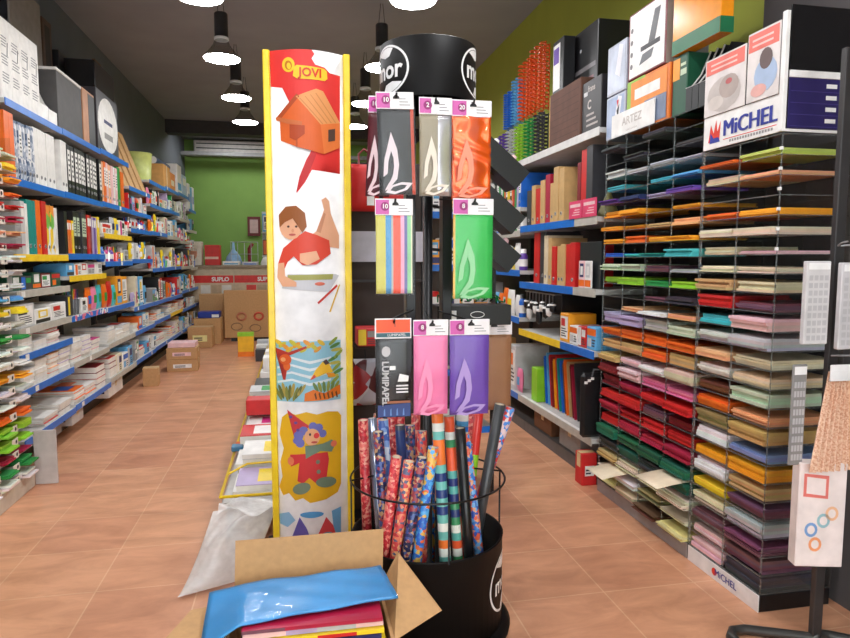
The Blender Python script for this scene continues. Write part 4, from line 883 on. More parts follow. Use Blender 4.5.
mb.text('JOVI', 11.2, M((214, 60, 20), .3), lambda x, y: pmap(250 + 137 / 2.282 + x, 40 + 77 / 2.282 - y + x * .03, 5), .3, step=3.2, sx=1.06)
art([(68, 172), (108, 126), (160, 186), (168, 250), (106, 236), (70, 222)], (222, 100, 36), 5, A)

art([(104, 128), (150, 110), (166, 114), (206, 178), (160, 186)], (230, 156, 92), 6, A); art([(106, 122), (112, 128), (66, 180), (58, 174)], (180, 74, 28), 6, A); art([(104, 236), (108, 236), (108, 196), (104, 196)], (190, 80, 30), 6, A)
art([(160, 186), (206, 178), (206, 232), (168, 250)], (232, 122, 56), 6, A); art([(178, 196), (194, 192), (194, 218), (178, 222)], (84, 60, 50), 7, A)
art([(60, 170), (86, 176), (118, 182), (118, 190), (84, 186), (60, 178)], (206, 110, 60), 7, A); art([(90, 188), (124, 190), (124, 208), (104, 222), (90, 216)], (180, 70, 26), 7, A)
for k in range(4): art([(112 + 12 * k, 132 - 4 * k), (114 + 12 * k, 131 - 4 * k), (166 + 10 * k, 184 - 2 * k), (164 + 10 * k, 185 - 2 * k)], (206, 132, 74), 7, A)
# child lying down and painting (printed)
SKIN = (236, 178, 142)
art([(128, 436), (150, 420), (168, 372), (162, 350), (172, 344), (180, 352), (184, 380), (204, 428), (204, 458), (160, 452)], SKIN, 2, A); art([(150, 420), (168, 378), (172, 382), (160, 424)], (214, 150, 116), 3, A)
art([(62, 492), (74, 458), (98, 438), (124, 420), (150, 428), (180, 440), (184, 470), (150, 494), (118, 496), (98, 476), (84, 488), (76, 506)], (224, 76, 56), 3, A)
art([(62, 492), (76, 490), (78, 520), (104, 534), (104, 544), (72, 544), (60, 524)], SKIN, 4, A); art([(112, 470), (150, 464), (158, 482), (130, 496), (112, 488)], SKIN, 4, A)
art(ell(92, 406, 27, 33), SKIN, 4, A); art([(66, 412), (64, 384), (80, 366), (104, 364), (124, 380), (128, 410), (118, 424), (114, 396), (96, 392), (78, 400)], (156, 92, 46), 5, A)
for x in (86, 104): art(ell(x, 410, 3, 2.5), (90, 60, 50), 6, A)
art(ell(95, 428, 8, 2.5), (196, 96, 90), 6, A); art(ell(96, 419, 3, 4), (222, 154, 120), 6, A)
art([(70, 548), (84, 516), (196, 516), (204, 520), (180, 556), (120, 552)], (212, 214, 220), 2, A); art([(84, 518), (190, 516), (188, 528), (84, 530)], (172, 172, 96), 3, A); art(ell(158, 538, 12, 4), (226, 120, 96), 3, A)
art([(152, 580), (198, 540), (201, 544), (155, 584)], (206, 60, 50), 2, A); art([(180, 602), (204, 540), (207, 541), (184, 603)], (230, 186, 70), 2, A)
# jungle picture
J = lambda p: (250 + p[0] / 2.718, 310 + p[1] / 2.718)
art([(64, 62), (248, 62), (248, 228), (66, 228)], (150, 206, 226), 1, J)
for k in range(4): art([(70, 112 + 20 * k), (110, 104 + 20 * k), (160, 116 + 20 * k), (220, 106 + 20 * k), (220, 112 + 20 * k), (160, 124 + 20 * k), (110, 110 + 20 * k), (70, 118 + 20 * k)], (232, 242, 246), 2, J)
for k in range(13): art(ell(74 + 9.8 * k, 66 + 12 * ((k * 5) % 4) / 2, 13, 6, .6 * (-1) ** k, 8), ((226, 190, 60), (206, 200, 70), (236, 160, 60))[k % 3], 3, J)
for k in range(10): art(ell(226 + 5 * (k % 4), 64 + 12 * k, 17, 5, -.7 + .3 * (k % 3), 8), ((150, 170, 70), (90, 140, 70), (196, 190, 90))[k % 3], 3, J)
art([(64, 80), (100, 92), (150, 74), (152, 80), (104, 100), (98, 130), (92, 168), (86, 168), (90, 110), (64, 88)], (190, 60, 50), 4, J)
art(ell(92, 112, 17, 15), (226, 96, 40), 5, J); art(ell(96, 130, 10, 12), (230, 110, 50), 5, J); art(ell(86, 112, 7, 6), (244, 170, 110), 6, J)
art([(162, 164), (176, 140), (196, 118), (214, 124), (226, 150), (206, 150), (186, 158)], (246, 196, 50), 5, J); art([(196, 118), (206, 112), (216, 124), (204, 128)], (80, 60, 60), 6, J); art([(160, 168), (172, 152), (178, 160)], (220, 70, 60), 6, J); art([(206, 150), (228, 152), (234, 162), (212, 162)], (240, 160, 40), 6, J)
art([(144, 226), (146, 204), (170, 194), (200, 206), (246, 186), (248, 212), (210, 224)], (232, 122, 34), 5, J)
for k in range(6): art([(172 + 12 * k, 206), (176 + 12 * k, 202), (180 + 12 * k, 220), (176 + 12 * k, 222)], (110, 60, 30), 6, J)
for k in range(9): art(ell(72 + 8 * k, 206 - 5 * (k % 3), 5, 22, -.5 + .14 * k, 8), ((134, 140, 70), (100, 110, 60), (180, 160, 80))[k % 3], 5, J)
for k in range(6): art(ell(176 + 12 * k, 188, 5, 16, -.5 + .2 * k, 8), ((110, 140, 80), (150, 160, 70))[k % 2], 4, J)
# felt-clown style doll on a yellow patch (printed)
art([(82, 272), (100, 258), (120, 264), (150, 256), (180, 264), (210, 258), (236, 270), (240, 262), (250, 275), (250, 470), (240, 492), (220, 488), (206, 506), (180, 494), (160, 512), (140, 498), (118, 506), (100, 486), (84, 494), (72, 470), (82, 440), (76, 400), (86, 360), (74, 320)], (236, 184, 30), 1, J)
art([(96, 250), (112, 262), (160, 296), (116, 328), (108, 300)], (206, 60, 66), 3, J)
for (x, y) in ((106, 270), (120, 286), (126, 306)): art(ell(x, y, 5, 4), (110, 80, 150), 4, J)
for (x, y, q) in ((128, 322, 14), (132, 342, 13), (142, 308, 13), (184, 302, 13), (196, 318, 11), (168, 296, 12), (122, 336, 10)): art(ell(x, y, q, q, 0, 10), (112, 116, 190), 3, J)
art(ell(166, 326, 22, 24), (238, 178, 130), 4, J); art(ell(178, 322, 8, 8), (226, 60, 60), 5, J); art(ell(160, 318, 3, 4), (40, 40, 60), 5, J); art(ell(172, 340, 9, 3), (200, 80, 70), 5, J)
art([(104, 376), (150, 372), (210, 372), (214, 392), (206, 452), (176, 456), (158, 440), (140, 456), (124, 450), (130, 398), (106, 410)], (216, 56, 60), 3, J)
art([(146, 350), (164, 362), (196, 346), (222, 338), (234, 350), (222, 372), (190, 366), (166, 376), (148, 386)], (118, 142, 120), 5, J)
art(ell(182, 396, 6, 6), (120, 130, 110), 5, J); art(ell(184, 424, 6, 6), (120, 130, 110), 5, J); art(ell(106, 394, 9, 12), (232, 130, 90), 4, J); art(ell(228, 350, 9, 9), (230, 120, 90), 6, J)
art(ell(136, 470, 26, 16, -.3), (120, 140, 116), 5, J); art(ell(206, 456, 30, 15, .1), (116, 136, 112), 5, J)
# bottom picture
art([(72, 548), (100, 540), (118, 562), (96, 584), (74, 576)], (140, 190, 226), 2, J); art(ell(165, 546, 34, 9), (84, 160, 216), 2, J); art([(222, 542), (250, 536), (250, 612), (230, 612)], (110, 176, 224), 2, J)
art([(106, 616), (130, 552), (150, 584), (162, 616)], (96, 88, 170), 3, J); art([(176, 616), (206, 556), (226, 584), (236, 616)], (214, 70, 76), 3, J); art(ell(208, 610, 18, 10), (120, 170, 190), 4, J)
mb.build('poster', TOT)

# ------------------------------------------------------------------ rotating stand with hanging packs and a bin of gift-wrap rolls
SX, SY = .48, 2.36
SP = root('rotating_display_stand', 'black rotating stand with round header, wire basket and round bin', 'display stand', (SX, SY, 0))
BK = M((18, 17, 17), .5, spec=.14)
mb = MB(); mb.lathe([(.0, 0), (.315, 0), (.318, .018), (.30, .03), (.0, .034)], BK, 48); mb.build('base_disc', SP)
RB = .285
mb = MB(); mb.lathe([(RB - .01, .036), (RB, .036), (RB, .36), (RB + .003, .366), (RB - .006, .366), (RB - .006, .046), (0, .044)], BK, 56, cap=False)
bn = mb.build('bin', SP)
RH = .172; HZ0, HZ1 = 1.945, 2.14
mb = MB(); mb.lathe([(RH, HZ0), (RH, HZ1), (RH - .004, HZ1 + .003), (RH - .006, HZ0)], BK, 56, cap=False); mb.lathe([(0, HZ1 - .01), (RH - .005, HZ1 - .01)], BK, 40, cap=False); hd = mb.build('header_drum', SP)
WHT = M((238, 238, 238), .35)
def logo(parent, Rr, a0, zc, w, h, size):
    mb = MB()
    f = lambda lay: (lambda x, y: ((Rr + .0008 * lay) * math.cos(a0 + x / Rr), (Rr + .0008 * lay) * math.sin(a0 + x / Rr), zc + y))
    n = 40
    for i in range(n):
        p = []; a, b = 2 * PI * i / n, 2 * PI * (i + 1) / n
        for q, s in ((a, 1), (b, 1), (b, .92), (a, .92)): p.append(f(1)(w * s * math.cos(q), h * s * math.sin(q)))
        mb.face(p, WHT)
    low = [(w * .9 * math.cos(a), h * .9 * math.sin(a)) for a in [PI * 1.42 + PI * .38 * i / 10 for i in range(11)]] + [(w * .3, -h * .46), (-w * .05, -h * .55)]
    mb.poly(low, WHT, f(1), step=.012)
    top = [(w * .9 * math.cos(a), h * .9 * math.sin(a)) for a in [PI * .38 + PI * .34 * i / 10 for i in range(11)]] + [(-w * .1, h * .5), (w * .15, h * .55)]
    mb.poly(top, WHT, f(1), step=.012)
    mb.text('mor', size, WHT, f(1.5), .0022, step=.012); mb.build('logo', parent)
A0 = -PI / 2
logo(hd, RH, math.radians(-90 - 66), 2.04, .10, .085, .085); logo(hd, RH, math.radians(-90 + 63), 2.045, .10, .085, .085)
logo(bn, RB, math.radians(-90 + 64), .20, .12, .11, .095); logo(bn, RB, math.radians(-90 - 60), .20, .12, .11, .095)
mb = MB(); mb.tube([(0, 0, .045), (0, 0, 2.12)], .018, BLKM, 14); mb.build('pole', SP)
mb = MB(); mb.box(.05, .085, -.03, .03, 1.0, 1.96, BLKM, .002); mb.build('side_plate', SP)
mb = MB(); mb.box(-.085, -.05, -.03, .03, 1.0, 1.96, BLKM, .002); mb.build('side_plate', SP)
RG = .292
mb = MB(); mb.tube([(RG * math.cos(a), RG * math.sin(a), .575) for a in [2 * PI * i / 48 for i in range(48)]], .004, BLKM, 6, closed=True); bs = mb.build('basket_ring', SP)
for k in range(4):
    a = 2 * PI * k / 4 + .05; mb = MB(); mb.tube([(RG * math.cos(a), RG * math.sin(a), .36), (RG * math.cos(a), RG * math.sin(a), .575)], .0035, BLKM, 6); mb.build('basket_upright', SP)
mb = MB()
for k in range(2): mb.tube([(RG * math.cos(PI * k), 0, .575), (0, 0, .62)], .0035, BLKM, 6)
mb.build('basket_stay', SP)
# hooks and packs. Every pack hangs at y = 2.15
def hook(x, z):
    mb = MB(); x -= SX; mb.tube([(x * .35, -.02, z + .03), (x, -.195, z + .012), (x, -.225, z + .002), (x, -.235, z + .014)], .0035, BLKM, 6); mb.build('hook', SP)
def pack(name, label, x0, x1, z0, z1, cols, y=2.155, tilt=0.0, leaf=(226, 214, 220), hdr=(206, 90, 170), headh=.048, kind='leaf', num='10', rough=.4, foil=False, group='tissue and crepe paper packs on the rotating stand', rotz=0.0):
    w = x1 - x0; h = z1 - z0; t = root(name, label, 'paper pack', (x0, y, z0), rotz, group)
    zb = h - headh
    mb = MB(); n = len(cols); acc = 0
    tot = sum(c[1] for c in cols)
    for c, ww in cols:
        a, b = acc / tot * w, (acc + ww) / tot * w; acc += ww
        m = c if not isinstance(c, (tuple, list)) else M(c, rough, var=.06)
        ph = acc
        mb.grid(lambda u, v: (a + (b - a) * u, -.006 - .005 * math.sin(PI * (a + (b - a) * u) / w) * math.sin(PI * v) ** .5 + (.004 * math.sin(9 * u + 23 * v + 3 * math.sin(11 * v)) if foil else .0006 * math.sin(40 * v)), zb * v), 6 if not foil else 14, 14 if not foil else 40, m, thick=.006)
    mb.build('sheets', t)
    mb = MB(); mb.grid(lambda u, v: (-.003 + (w + .006) * u, -.0195 - .002 * math.sin(PI * u) * math.sin(PI * v), -.004 + (zb + .006) * v), 6, 6, FILM); mb.build('wrapper', t)
    if kind == 'leaf':
        mb = MB(); LM = M(leaf, .5, var=.02); f = lambda a, b: (w * a, -.0225, zb * b)
        outer = [(.12, .04), (.10, .2), (.14, .40), (.34, .72), (.50, .52), (.54, .34), (.48, .18), (.24, .06)]; inner = [(.24, .13), (.22, .24), (.25, .38), (.33, .50), (.39, .42), (.40, .32), (.36, .22), (.28, .15)]
        for i in range(8):
            j = (i + 1) % 8; 
            if i in (0,) : continue
            mb.face([f(*outer[i]), f(*outer[j]), f(*inner[j]), f(*inner[i])], LM)
        outer = [(.14, .02), (.3, .1), (.6, .14), (.9, .13), (.74, .05), (.4, .0)]; inner = [(.28, .045), (.36, .085), (.58, .11), (.74, .105), (.66, .065), (.42, .03)]
        for i in range(6): j = (i + 1) % 6; mb.face([f(*outer[i]), f(*outer[j]), f(*inner[j]), f(*inner[i])], LM)
        mb.build('leaf_print', t)
    mb = MB(); mb.box(-.002, w + .002, -.008, -.0045, zb - .002, h + .004, M((240, 236, 238), .4), .001)
    y1 = -.0086
    def q(a0, a1, b0, b1, m, l=0): mb.face([(w * a0, y1 - .0005 * l, zb + headh * b0), (w * a1, y1 - .0005 * l, zb + headh * b0), (w * a1, y1 - .0005 * l, zb + headh * b1), (w * a0, y1 - .0005 * l, zb + headh * b1)], m)
    if kind == 'dark':
        q(.02, .98, .05, .28, M((40, 90, 100), .4)); q(.02, .98, .3, 1, M((240, 84, 30), .4)); mb.text('LUMIPAPEL', .013, WHT, lambda a, b: (w * .6 + a, y1 - .0006, zb + headh * .16 + b)); mb.text('1', .02, INK, lambda a, b: (w * .55 + a, y1 - .001, zb + headh * .7 + b))
    else:
        q(.0, .36, .02, 1.0, M(hdr, .4)); 
        cx, cz, rr_ = w * .25, zb + headh * .55, headh * .3
        mb.face([(cx + rr_ * math.cos(a), y1 - .0006, cz + rr_ * math.sin(a)) for a in [2 * PI * i / 14 for i in range(14)]], M((150, 30, 110), .4))
        mb.text(num, headh * .42, WHT, lambda a, b: (cx + a, y1 - .0012, cz + b), .0004)
        for k in range(3): q(.62, .92 - .06 * k, .2 + .2 * k, .26 + .2 * k, M((150, 150, 152), .5))
        mb.face([(w * .45, y1 - .0006, h - .018), (w * .62, y1 - .0006, h - .018), (w * .62, y1 - .0006, h - .012), (w * .535, y1 - .0006, h - .002), (w * .45, y1 - .0006, h - .012)], K('black'))
    mb.build('header_card', t)
    if kind == 'dark':
        mb = MB(); f = lambda a, b: (w * .24 - b, -.0225, zb * .40 + a)
        mb.text('LUMIPAPEL', .031, M((190, 190, 192), .4), lambda a, b: (w * .25 + b, -.0225, zb * .44 - a), .001)
        mb.face([(w * .28 + .015 * math.cos(a), -.0225, zb * .84 + .018 * math.sin(a)) for a in [2 * PI * i / 12 for i in range(12)]], M((190, 190, 192), .4))
        mb.face([(w * .6, -.0225, zb * .46), (w * .9, -.0225, zb * .46), (w * .92, -.0225, zb * .53), (w * .66, -.0225, zb * .56)], WHT)
        for k in range(3): mb.face([(w * .56, -.0225, zb * (.32 + .04 * k)), (w * .9, -.0225, zb * (.32 + .04 * k)), (w * .9, -.0225, zb * (.34 + .04 * k)), (w * .56, -.0225, zb * (.34 + .04 * k))], WHT)
        mb.face([(w * .04, -.0225, .006), (w * .96, -.0225, .006), (w * .96, -.0225, zb * .19), (w * .04, -.0225, zb * .17)], M((34, 60, 120), .3)); mb.face([(w * .3, -.023, zb * .19), (w * .96, -.023, zb * .19), (w * .96, -.023, zb * .22), (w * .3, -.023, zb * .22)], M((150, 90, 60), .4))
        for k in range(4): mb.face([(w * (.2 + .18 * k), -.023, .01), (w * (.25 + .18 * k), -.023, .01), (w * (.24 + .18 * k), -.023, zb * .13), (w * (.21 + .18 * k), -.023, zb * .11)], M((90, 130, 190), .3))
        mb.build('print', t)
    if tilt: t.rotation_euler.y = tilt
    return t
pack('tissue_pack', 'maroon tissue pack hanging behind the black one in the top row', .235, .315, 1.605, 1.925, [((92, 34, 42), 1)], 2.19, .05, (222, 196, 200), rotz=-.35, num='10')
pack('tissue_pack', 'black tissue pack with a pale leaf print, top row', .276, .396, 1.606, 1.93, [((40, 40, 42), 5), ((200, 70, 40), .5)], 2.15, -.03, num='10')
pack('tissue_pack', 'beige and silver pack in the middle of the top row', .407, .513, 1.605, 1.918, [((150, 138, 112), 4), (M((190, 186, 190), .18, .7), 3)], 2.14, 0, (232, 222, 206), num='2')
pack('foil_pack', 'crinkled orange foil pack at the end of the top row', .521, .655, 1.600, 1.92, [(M((246, 96, 24), .2, .45, coat=.4), 1)], 2.16, 0, (240, 150, 120), foil=True, num='20')
pack('crepe_pack', 'pack of multicoloured paper stripes in the second row', .262, .384, 1.282, 1.59, [((206, 200, 90), 2.6), ((70, 150, 206), 1.5), ((180, 180, 170), .5), ((242, 84, 56), 2), ((240, 170, 200), 1.0), ((110, 110, 170), .8), ((150, 214, 160), 1.0), ((230, 234, 200), .4)], 2.15, 0, kind='plain', num='10')
pack('tissue_pack', 'bright green tissue pack with a leaf print, second row', .524, .662, 1.262, 1.595, [((226, 178, 70), .5), ((58, 190, 88), 9)], 2.15, 0, (150, 214, 160), num='8')
pack('tissue_pack', 'black luminous-paper pack with an orange header, bottom row', .258, .378, .862, 1.195, [((26, 26, 29), 1)], 2.15, 0, kind='dark', headh=.062, rough=.3)
pack('tissue_pack', 'pink tissue pack with a white sticker, bottom row', .388, .506, .866, 1.188, [((242, 126, 176), 1)], 2.15, 0, (244, 150, 190), num='8')
pack('tissue_pack', 'purple tissue pack with a leaf print, bottom row', .514, .652, .86, 1.187, [((112, 76, 176), 1)], 2.15, 0, (176, 150, 214), num='8')
mb = MB(); mb.box(0, .02, -.0008, 0, 0, .014, WHT, .0); o = mb.build('sticker'); o.parent = bpy.data.objects['tissue_pack.004'] if 'tissue_pack.004' in bpy.data.objects else None
o.location = (.045, -.023, .165); 
for (x, z) in ((.33, 1.915), (.46, 1.905), (.59, 1.908), (.325, 1.578), (.595, 1.583), (.32, 1.183), (.45, 1.176), (.585, 1.175)): hook(x, z)
pack('kraft_pack', 'kraft paper pack hanging at the back of the rotating stand', .70, .86, .78, 1.14, [((164, 116, 84), 1)], 2.52, 0, kind='plain', num='5')
hook2 = MB(); hook2.tube([(.02, .02, 1.16), (.3, .15, 1.135)], .0035, BLKM, 6); hook2.build('hook', SP)
# black tray of the stand with a white price card
TR = MB(); TR.box(.06, .36, .10, .22, 1.135, 1.215, BLKM, .003); tr = TR.build('tray', SP)
mb = MB(); mb.box(.085, .135, .0985, .0995, 1.155, 1.195, WHT, .0); mb.build('price_card', tr)
mb = MB(); mb.tube([(.22 + .028 * math.cos(a), .0985, 1.178 + .012 * math.sin(a)) for a in [2 * PI * i / 20 for i in range(20)]], .0014, WHT, 5, closed=True); mb.build('emblem', tr)
mb = MB(); q = random.Random(2)
mb.tube([(SX + .08 + .27 * i / 60 + q.uniform(-.004, .004), SY + .16 + q.uniform(-.05, .05), 1.232 + q.uniform(-.012, .03)) for i in range(61)], .0035, M((20, 130, 70), .2, .6), 5)
tag(mb.build('tinsel_garland'), 'green tinsel garland lying on the black tray of the rotating stand', 'garland')

# gift-wrap rolls
PT = {'red': blotch('wrap_red', [(206, 60, 66), (190, 40, 52), (220, 110, 100), (170, 34, 44), (226, 150, 130)], 102), 'redfloral': blotch('wrap_redfloral', [(196, 50, 60), (220, 120, 90), (90, 90, 120), (206, 70, 70), (230, 170, 120)], 93),
      'navyfloral': blotch('wrap_navy', [(36, 46, 96), (70, 90, 150), (150, 60, 70), (30, 34, 70), (190, 150, 110)], 93), 'bluefloral': blotch('wrap_blue', [(60, 130, 206), (90, 170, 226), (226, 180, 90), (50, 100, 190), (230, 110, 60)], 76),
      'teal': blotch('wrap_teal', [(110, 186, 176), (240, 120, 50), (110, 186, 176), (236, 236, 226), (40, 60, 120)], 34, kind='bands'), 'teal2': blotch('wrap_teal_two', [(90, 170, 160), (230, 90, 50), (60, 140, 90), (230, 230, 220), (40, 50, 110)], 36, kind='bands'),
      'black': K('black', .3), 'blueorange': blotch('wrap_sky', [(60, 120, 200), (220, 90, 60), (110, 170, 220), (50, 80, 170), (230, 160, 120)], 81), 'blackgrey': M((62, 64, 66), .3), 'bluered': blotch('wrap_bluered', [(210, 60, 60), (70, 130, 210), (230, 200, 200), (200, 70, 80), (90, 150, 220)], 71),
      'lime': blotch('wrap_lime', [(150, 200, 40), (170, 214, 60), (214, 50, 40), (140, 196, 36)], 12, kind='bands'), 'silver': M((150, 160, 180), .15, .6), 'silverblue': blotch('wrap_silver', [(120, 150, 200), (190, 200, 214), (60, 90, 160)], 51), 'amber': blotch('wrap_amber', [(220, 150, 50), (30, 50, 100), (60, 60, 70)], 14, kind='bands'), 'navy': M((28, 34, 84), .25)}
RN = {'red': 'red patterned', 'redfloral': 'red flowered', 'navyfloral': 'navy flowered', 'bluefloral': 'light blue flowered', 'teal': 'teal and orange striped', 'teal2': 'teal and red striped', 'black': 'plain black', 'blueorange': 'blue and orange patterned', 'blackgrey': 'dark grey', 'bluered': 'red and blue dotted', 'lime': 'lime and red banded', 'silver': 'shiny silver', 'silverblue': 'silvery blue', 'amber': 'amber and black banded', 'navy': 'plain navy'}
ROLLS = [((0.3306, 2.1645, 0.718), (0.2583, 2.2378, 0.058), 'red'),
 ((0.3707, 2.1406, 0.707), (0.2879, 2.2102, 0.058), 'redfloral'),
 ((0.4159, 2.1389, 0.719), (0.3193, 2.1803, 0.058), 'navyfloral'),
 ((0.46, 2.1591, 0.746), (0.3601, 2.1649, 0.058), 'bluefloral'),
 ((0.486, 2.22, 0.865), (0.512, 2.127, 0.058), 'teal'),
 ((0.5366, 2.2509, 0.83), (0.5663, 2.1543, 0.058), 'teal2'),
 ((0.5655, 2.199, 0.798), (0.6136, 2.1707, 0.058), 'black'),
 ((0.6, 2.26, 0.761), (0.678, 2.233, 0.058), 'blueorange'),
 ((0.7586, 2.3406, 0.844), (0.6345, 2.3758, 0.058), 'blackgrey'),
 ((0.825, 2.41, 0.812), (0.575, 2.43, 0.058), 'bluered'),
 ((0.7101, 2.4577, 0.795), (0.5904, 2.328, 0.058), 'lime'),
 ((0.7046, 2.5273, 0.774), (0.6605, 2.4143, 0.058), 'red'),
 ((0.236, 2.36, 0.803), (0.261, 2.407, 0.058), 'red'),
 ((0.274, 2.4, 0.799), (0.312, 2.303, 0.058), 'silver'),
 ((0.3033, 2.3004, 0.815), (0.3436, 2.2729, 0.058), 'silverblue'),
 ((0.356, 2.44, 0.797), (0.381, 2.395, 0.058), 'red'),
 ((0.368, 2.32, 0.788), (0.396, 2.288, 0.058), 'amber'),
 ((0.416, 2.38, 0.77), (0.425, 2.33, 0.058), 'navyfloral'),
 ((0.447, 2.3, 0.767), (0.436, 2.232, 0.058), 'redfloral'),
 ((0.516, 2.48, 0.744), (0.507, 2.435, 0.058), 'bluefloral'),
 ((0.472, 2.56, 0.767), (0.447, 2.52, 0.058), 'red'),
 ((0.2797, 2.2561, 0.785), (0.3196, 2.2403, 0.058), 'navyfloral'),
 ((0.561, 2.42, 0.733), (0.552, 2.371, 0.058), 'navy'),
 ((0.31, 2.5, 0.79), (0.34, 2.47, 0.058), 'redfloral'),
 ((0.4, 2.52, 0.8), (0.41, 2.49, 0.058), 'red'),
 ((0.63, 2.33, 0.7), (0.58, 2.25, 0.058), 'redfloral')]
ROLLW = ['the front of the bin', 'the front beside the red one', 'the front middle', 'the front near the teal one', 'the middle, tallest of the rolls', 'the right of the tallest roll'.replace('right', 'side'), 'front of the bin centre', 'the front by the logo', 'the rim by the floor side', 'the outer edge leaning outwards', 'behind the grey roll', 'the rear of the bin',
         'the outer edge next to the column', 'the edge behind the red roll', 'the cluster by the column', 'the rear of that cluster', 'the middle of the cluster', 'the cluster centre', 'the cluster before the pole', 'the rear by the pole', 'the far rim', 'the outer front of the cluster', 'behind the striped rolls', 'the far edge by the column', 'the far rim by the pole', 'the inside near the blue and orange roll']
for i, (tp, bt, kd) in enumerate(ROLLS):
    T = Vector(tp); Bq = Vector(bt); ax = (T - Bq); L = ax.length; q = ax.to_track_quat('Z', 'Y'); rr_ = .0185 if i not in (4, 8) else .021
    t = root('gift_wrap_roll', '%s gift-wrap roll in the bin, at %s' % (RN[kd], ROLLW[i]), 'gift wrap', bt, group='gift-wrap rolls in the bin')
    t.rotation_mode = 'QUATERNION'; t.rotation_quaternion = q
    mb = MB(); mb.lathe([(rr_ - .003, .0), (rr_, .0), (rr_, L), (rr_ - .003, L), (rr_ - .0034, L - .05)], PT[kd], 16, cap=False); mb.build('wrapping_paper', t)
    mb = MB(); mb.lathe([(rr_ - .0036, .001), (rr_ - .0036, L - .001), (rr_ - .006, L - .001), (rr_ - .006, L - .06), (0, L - .06)], M((206, 190, 166), .7), 14, cap=False); mb.build('core', t)

# ------------------------------------------------------------------ open cardboard box of magazines in front
BX = root('cardboard_box', 'open cardboard box full of magazines on the floor before the stand', 'box', (0, 0, 0))
bx0, bx1, by0, by1, bh = -.215, .262, 1.79, 2.11, .285
tk = .005
mb = MB(); mb.box(bx0, bx1, by0, by1, 0, tk, CARD); mb.build('bottom', BX)
for (a, b, c_, d_) in ((bx0, bx0 + tk, by0, by1), (bx1 - tk, bx1, by0, by1), (bx0 + tk, bx1 - tk, by0, by0 + tk), (bx0 + tk, bx1 - tk, by1 - tk, by1)):
    mb = MB(); mb.box(a, b, c_, d_, tk, bh, CARD); mb.build('side_wall', BX)
def flap(pts, nm='flap'):
    P = [Vector(p) for p in pts]; n = (P[1] - P[0]).cross(P[3] - P[0]).normalized() * .004
    mb = MB(); a = [tuple(p) for p in P]; b = [tuple(p - n) for p in P]
    mb.mesh(a + b, [(0, 1, 2, 3), (7, 6, 5, 4), (0, 4, 5, 1), (1, 5, 6, 2), (2, 6, 7, 3), (3, 7, 4, 0)], CARD); mb.build(nm, BX)
flap([(bx0, by1, bh), (bx1 + .01, by1, bh), (bx1 + .02, by1 + .04, bh + .185), (bx0 + .005, by1 + .04, bh + .185)])
flap([(bx1, by1 - .005, bh), (bx1, by0, bh), (bx1 + .165, by0 + .10, bh + .02), (bx1 + .06, by1 - .02, bh + .125)])
flap([(bx0, by0, bh), (bx0, by1 - .005, bh), (bx0 - .13, by1 - .03, bh + .0), (bx0 - .215, by0 + .02, bh + .005)])
flap([(bx1, by0, bh), (bx0, by0, bh), (bx0, by0 - .06, bh - .14), (bx1, by0 - .06, bh - .14)])
MG = [('crimson', 'mauve', 'crimson'), ('pale pink', 'lilac', 'silver'), ('yellow', 'red', 'orange'), ('navy', 'sky blue', 'white'), ('charcoal', 'silver', 'amber'), ('yellow', 'green', 'red'), ('navy', 'sky blue', 'white'), ('red', 'yellow', 'black'), ('white', 'crimson', 'turquoise'), ('amber', 'red', 'yellow'), ('pale grey', 'lilac', 'blue'), ('charcoal', 'teal', 'white'), ('crimson', 'pink', 'amber'), ('white', 'navy', 'lime')]
q = random.Random(9)
z = tk + .001; i = 0
mb = MB(); 
TH = [.014, .02, .013, .018, .022, .015, .019, .013, .02, .016, .012, .018, .014, .02, .013, .017, .015, .012, .016, .011]
while i < 20:
    c = MG[(19 - i) % len(MG)]; hh = TH[i]; j = q.uniform(-.012, .012); 
    t = root('magazine', '%s and %s magazine in the open box, %s from the bottom' % (c[0], c[1], ORD[i]), 'magazine', (-.165 + j, 1.80 + q.uniform(0, .012), z), q.uniform(-.02, .02), 'magazines piled in the open box')
    w, dp = .40, .245
    mb = MB(); cut = [0, .3, .52, .8, 1]
    for k in range(4):
        mb.box(w * cut[k], w * cut[k + 1], -.0012, 0, .001, hh - .001, K(c[(k + i) % 3] if k != 3 else c[0], .3))
    mb.box(0, w, 0, dp, hh - .002, hh, K(c[0], .3)); mb.box(0, w, 0, dp, 0, .0018, K(c[1], .3)); mb.box(w * .1, w * .5, dp * .2, dp * .8, hh, hh + .0004, K(c[2], .3)); mb.build('cover', t)
    mb = MB(); mb.box(.003, w - .003, .0, dp - .004, .002, hh - .0024, PAPER); mb.build('page_block', t)
    z += hh + .0015; i += 1
ZM = z
# glossy blue pack on top, drooping over the left wall
BLUEP = M((66, 146, 206), .3, var=.12, scale=5)
def bl(u, v):
    fr = 1.80 + .075 * u ** .7; bk = 2.062
    x = -.285 + (.575 - .03 * v) * u; y = fr + (bk - fr) * v
    zz = ZM + .009 + .012 * v * u + .010 * u - .34 * max(0, .19 - u) * (1.0 - .72 * v)
    zz += .0025 * math.sin(17 * u + 5 * v) * math.sin(9 * v + 2)
    return (x, y, zz)
t = root('blue_folder_pack', 'shiny blue plastic-wrapped pack drooping over the magazine pile', 'pack', (0, 0, 0))
mb = MB(); mb.grid(bl, 30, 16, BLUEP, thick=.006); mb.build('sheet', t)
mb = MB(); mb.grid(lambda u, v: (bl(u, v)[0], bl(u, v)[1], bl(u, v)[2] + .0015 + .003 * abs(math.sin(23 * u + 8 * v + 2 * math.sin(7 * v)))), 40, 20, FILM); mb.build('wrapper', t)
t = root('plastic_wrapped_magazine', 'red-edged magazine in clear film just under the blue pack', 'magazine', (-.14, 1.675, ZM - .0005), -.02) if False else None

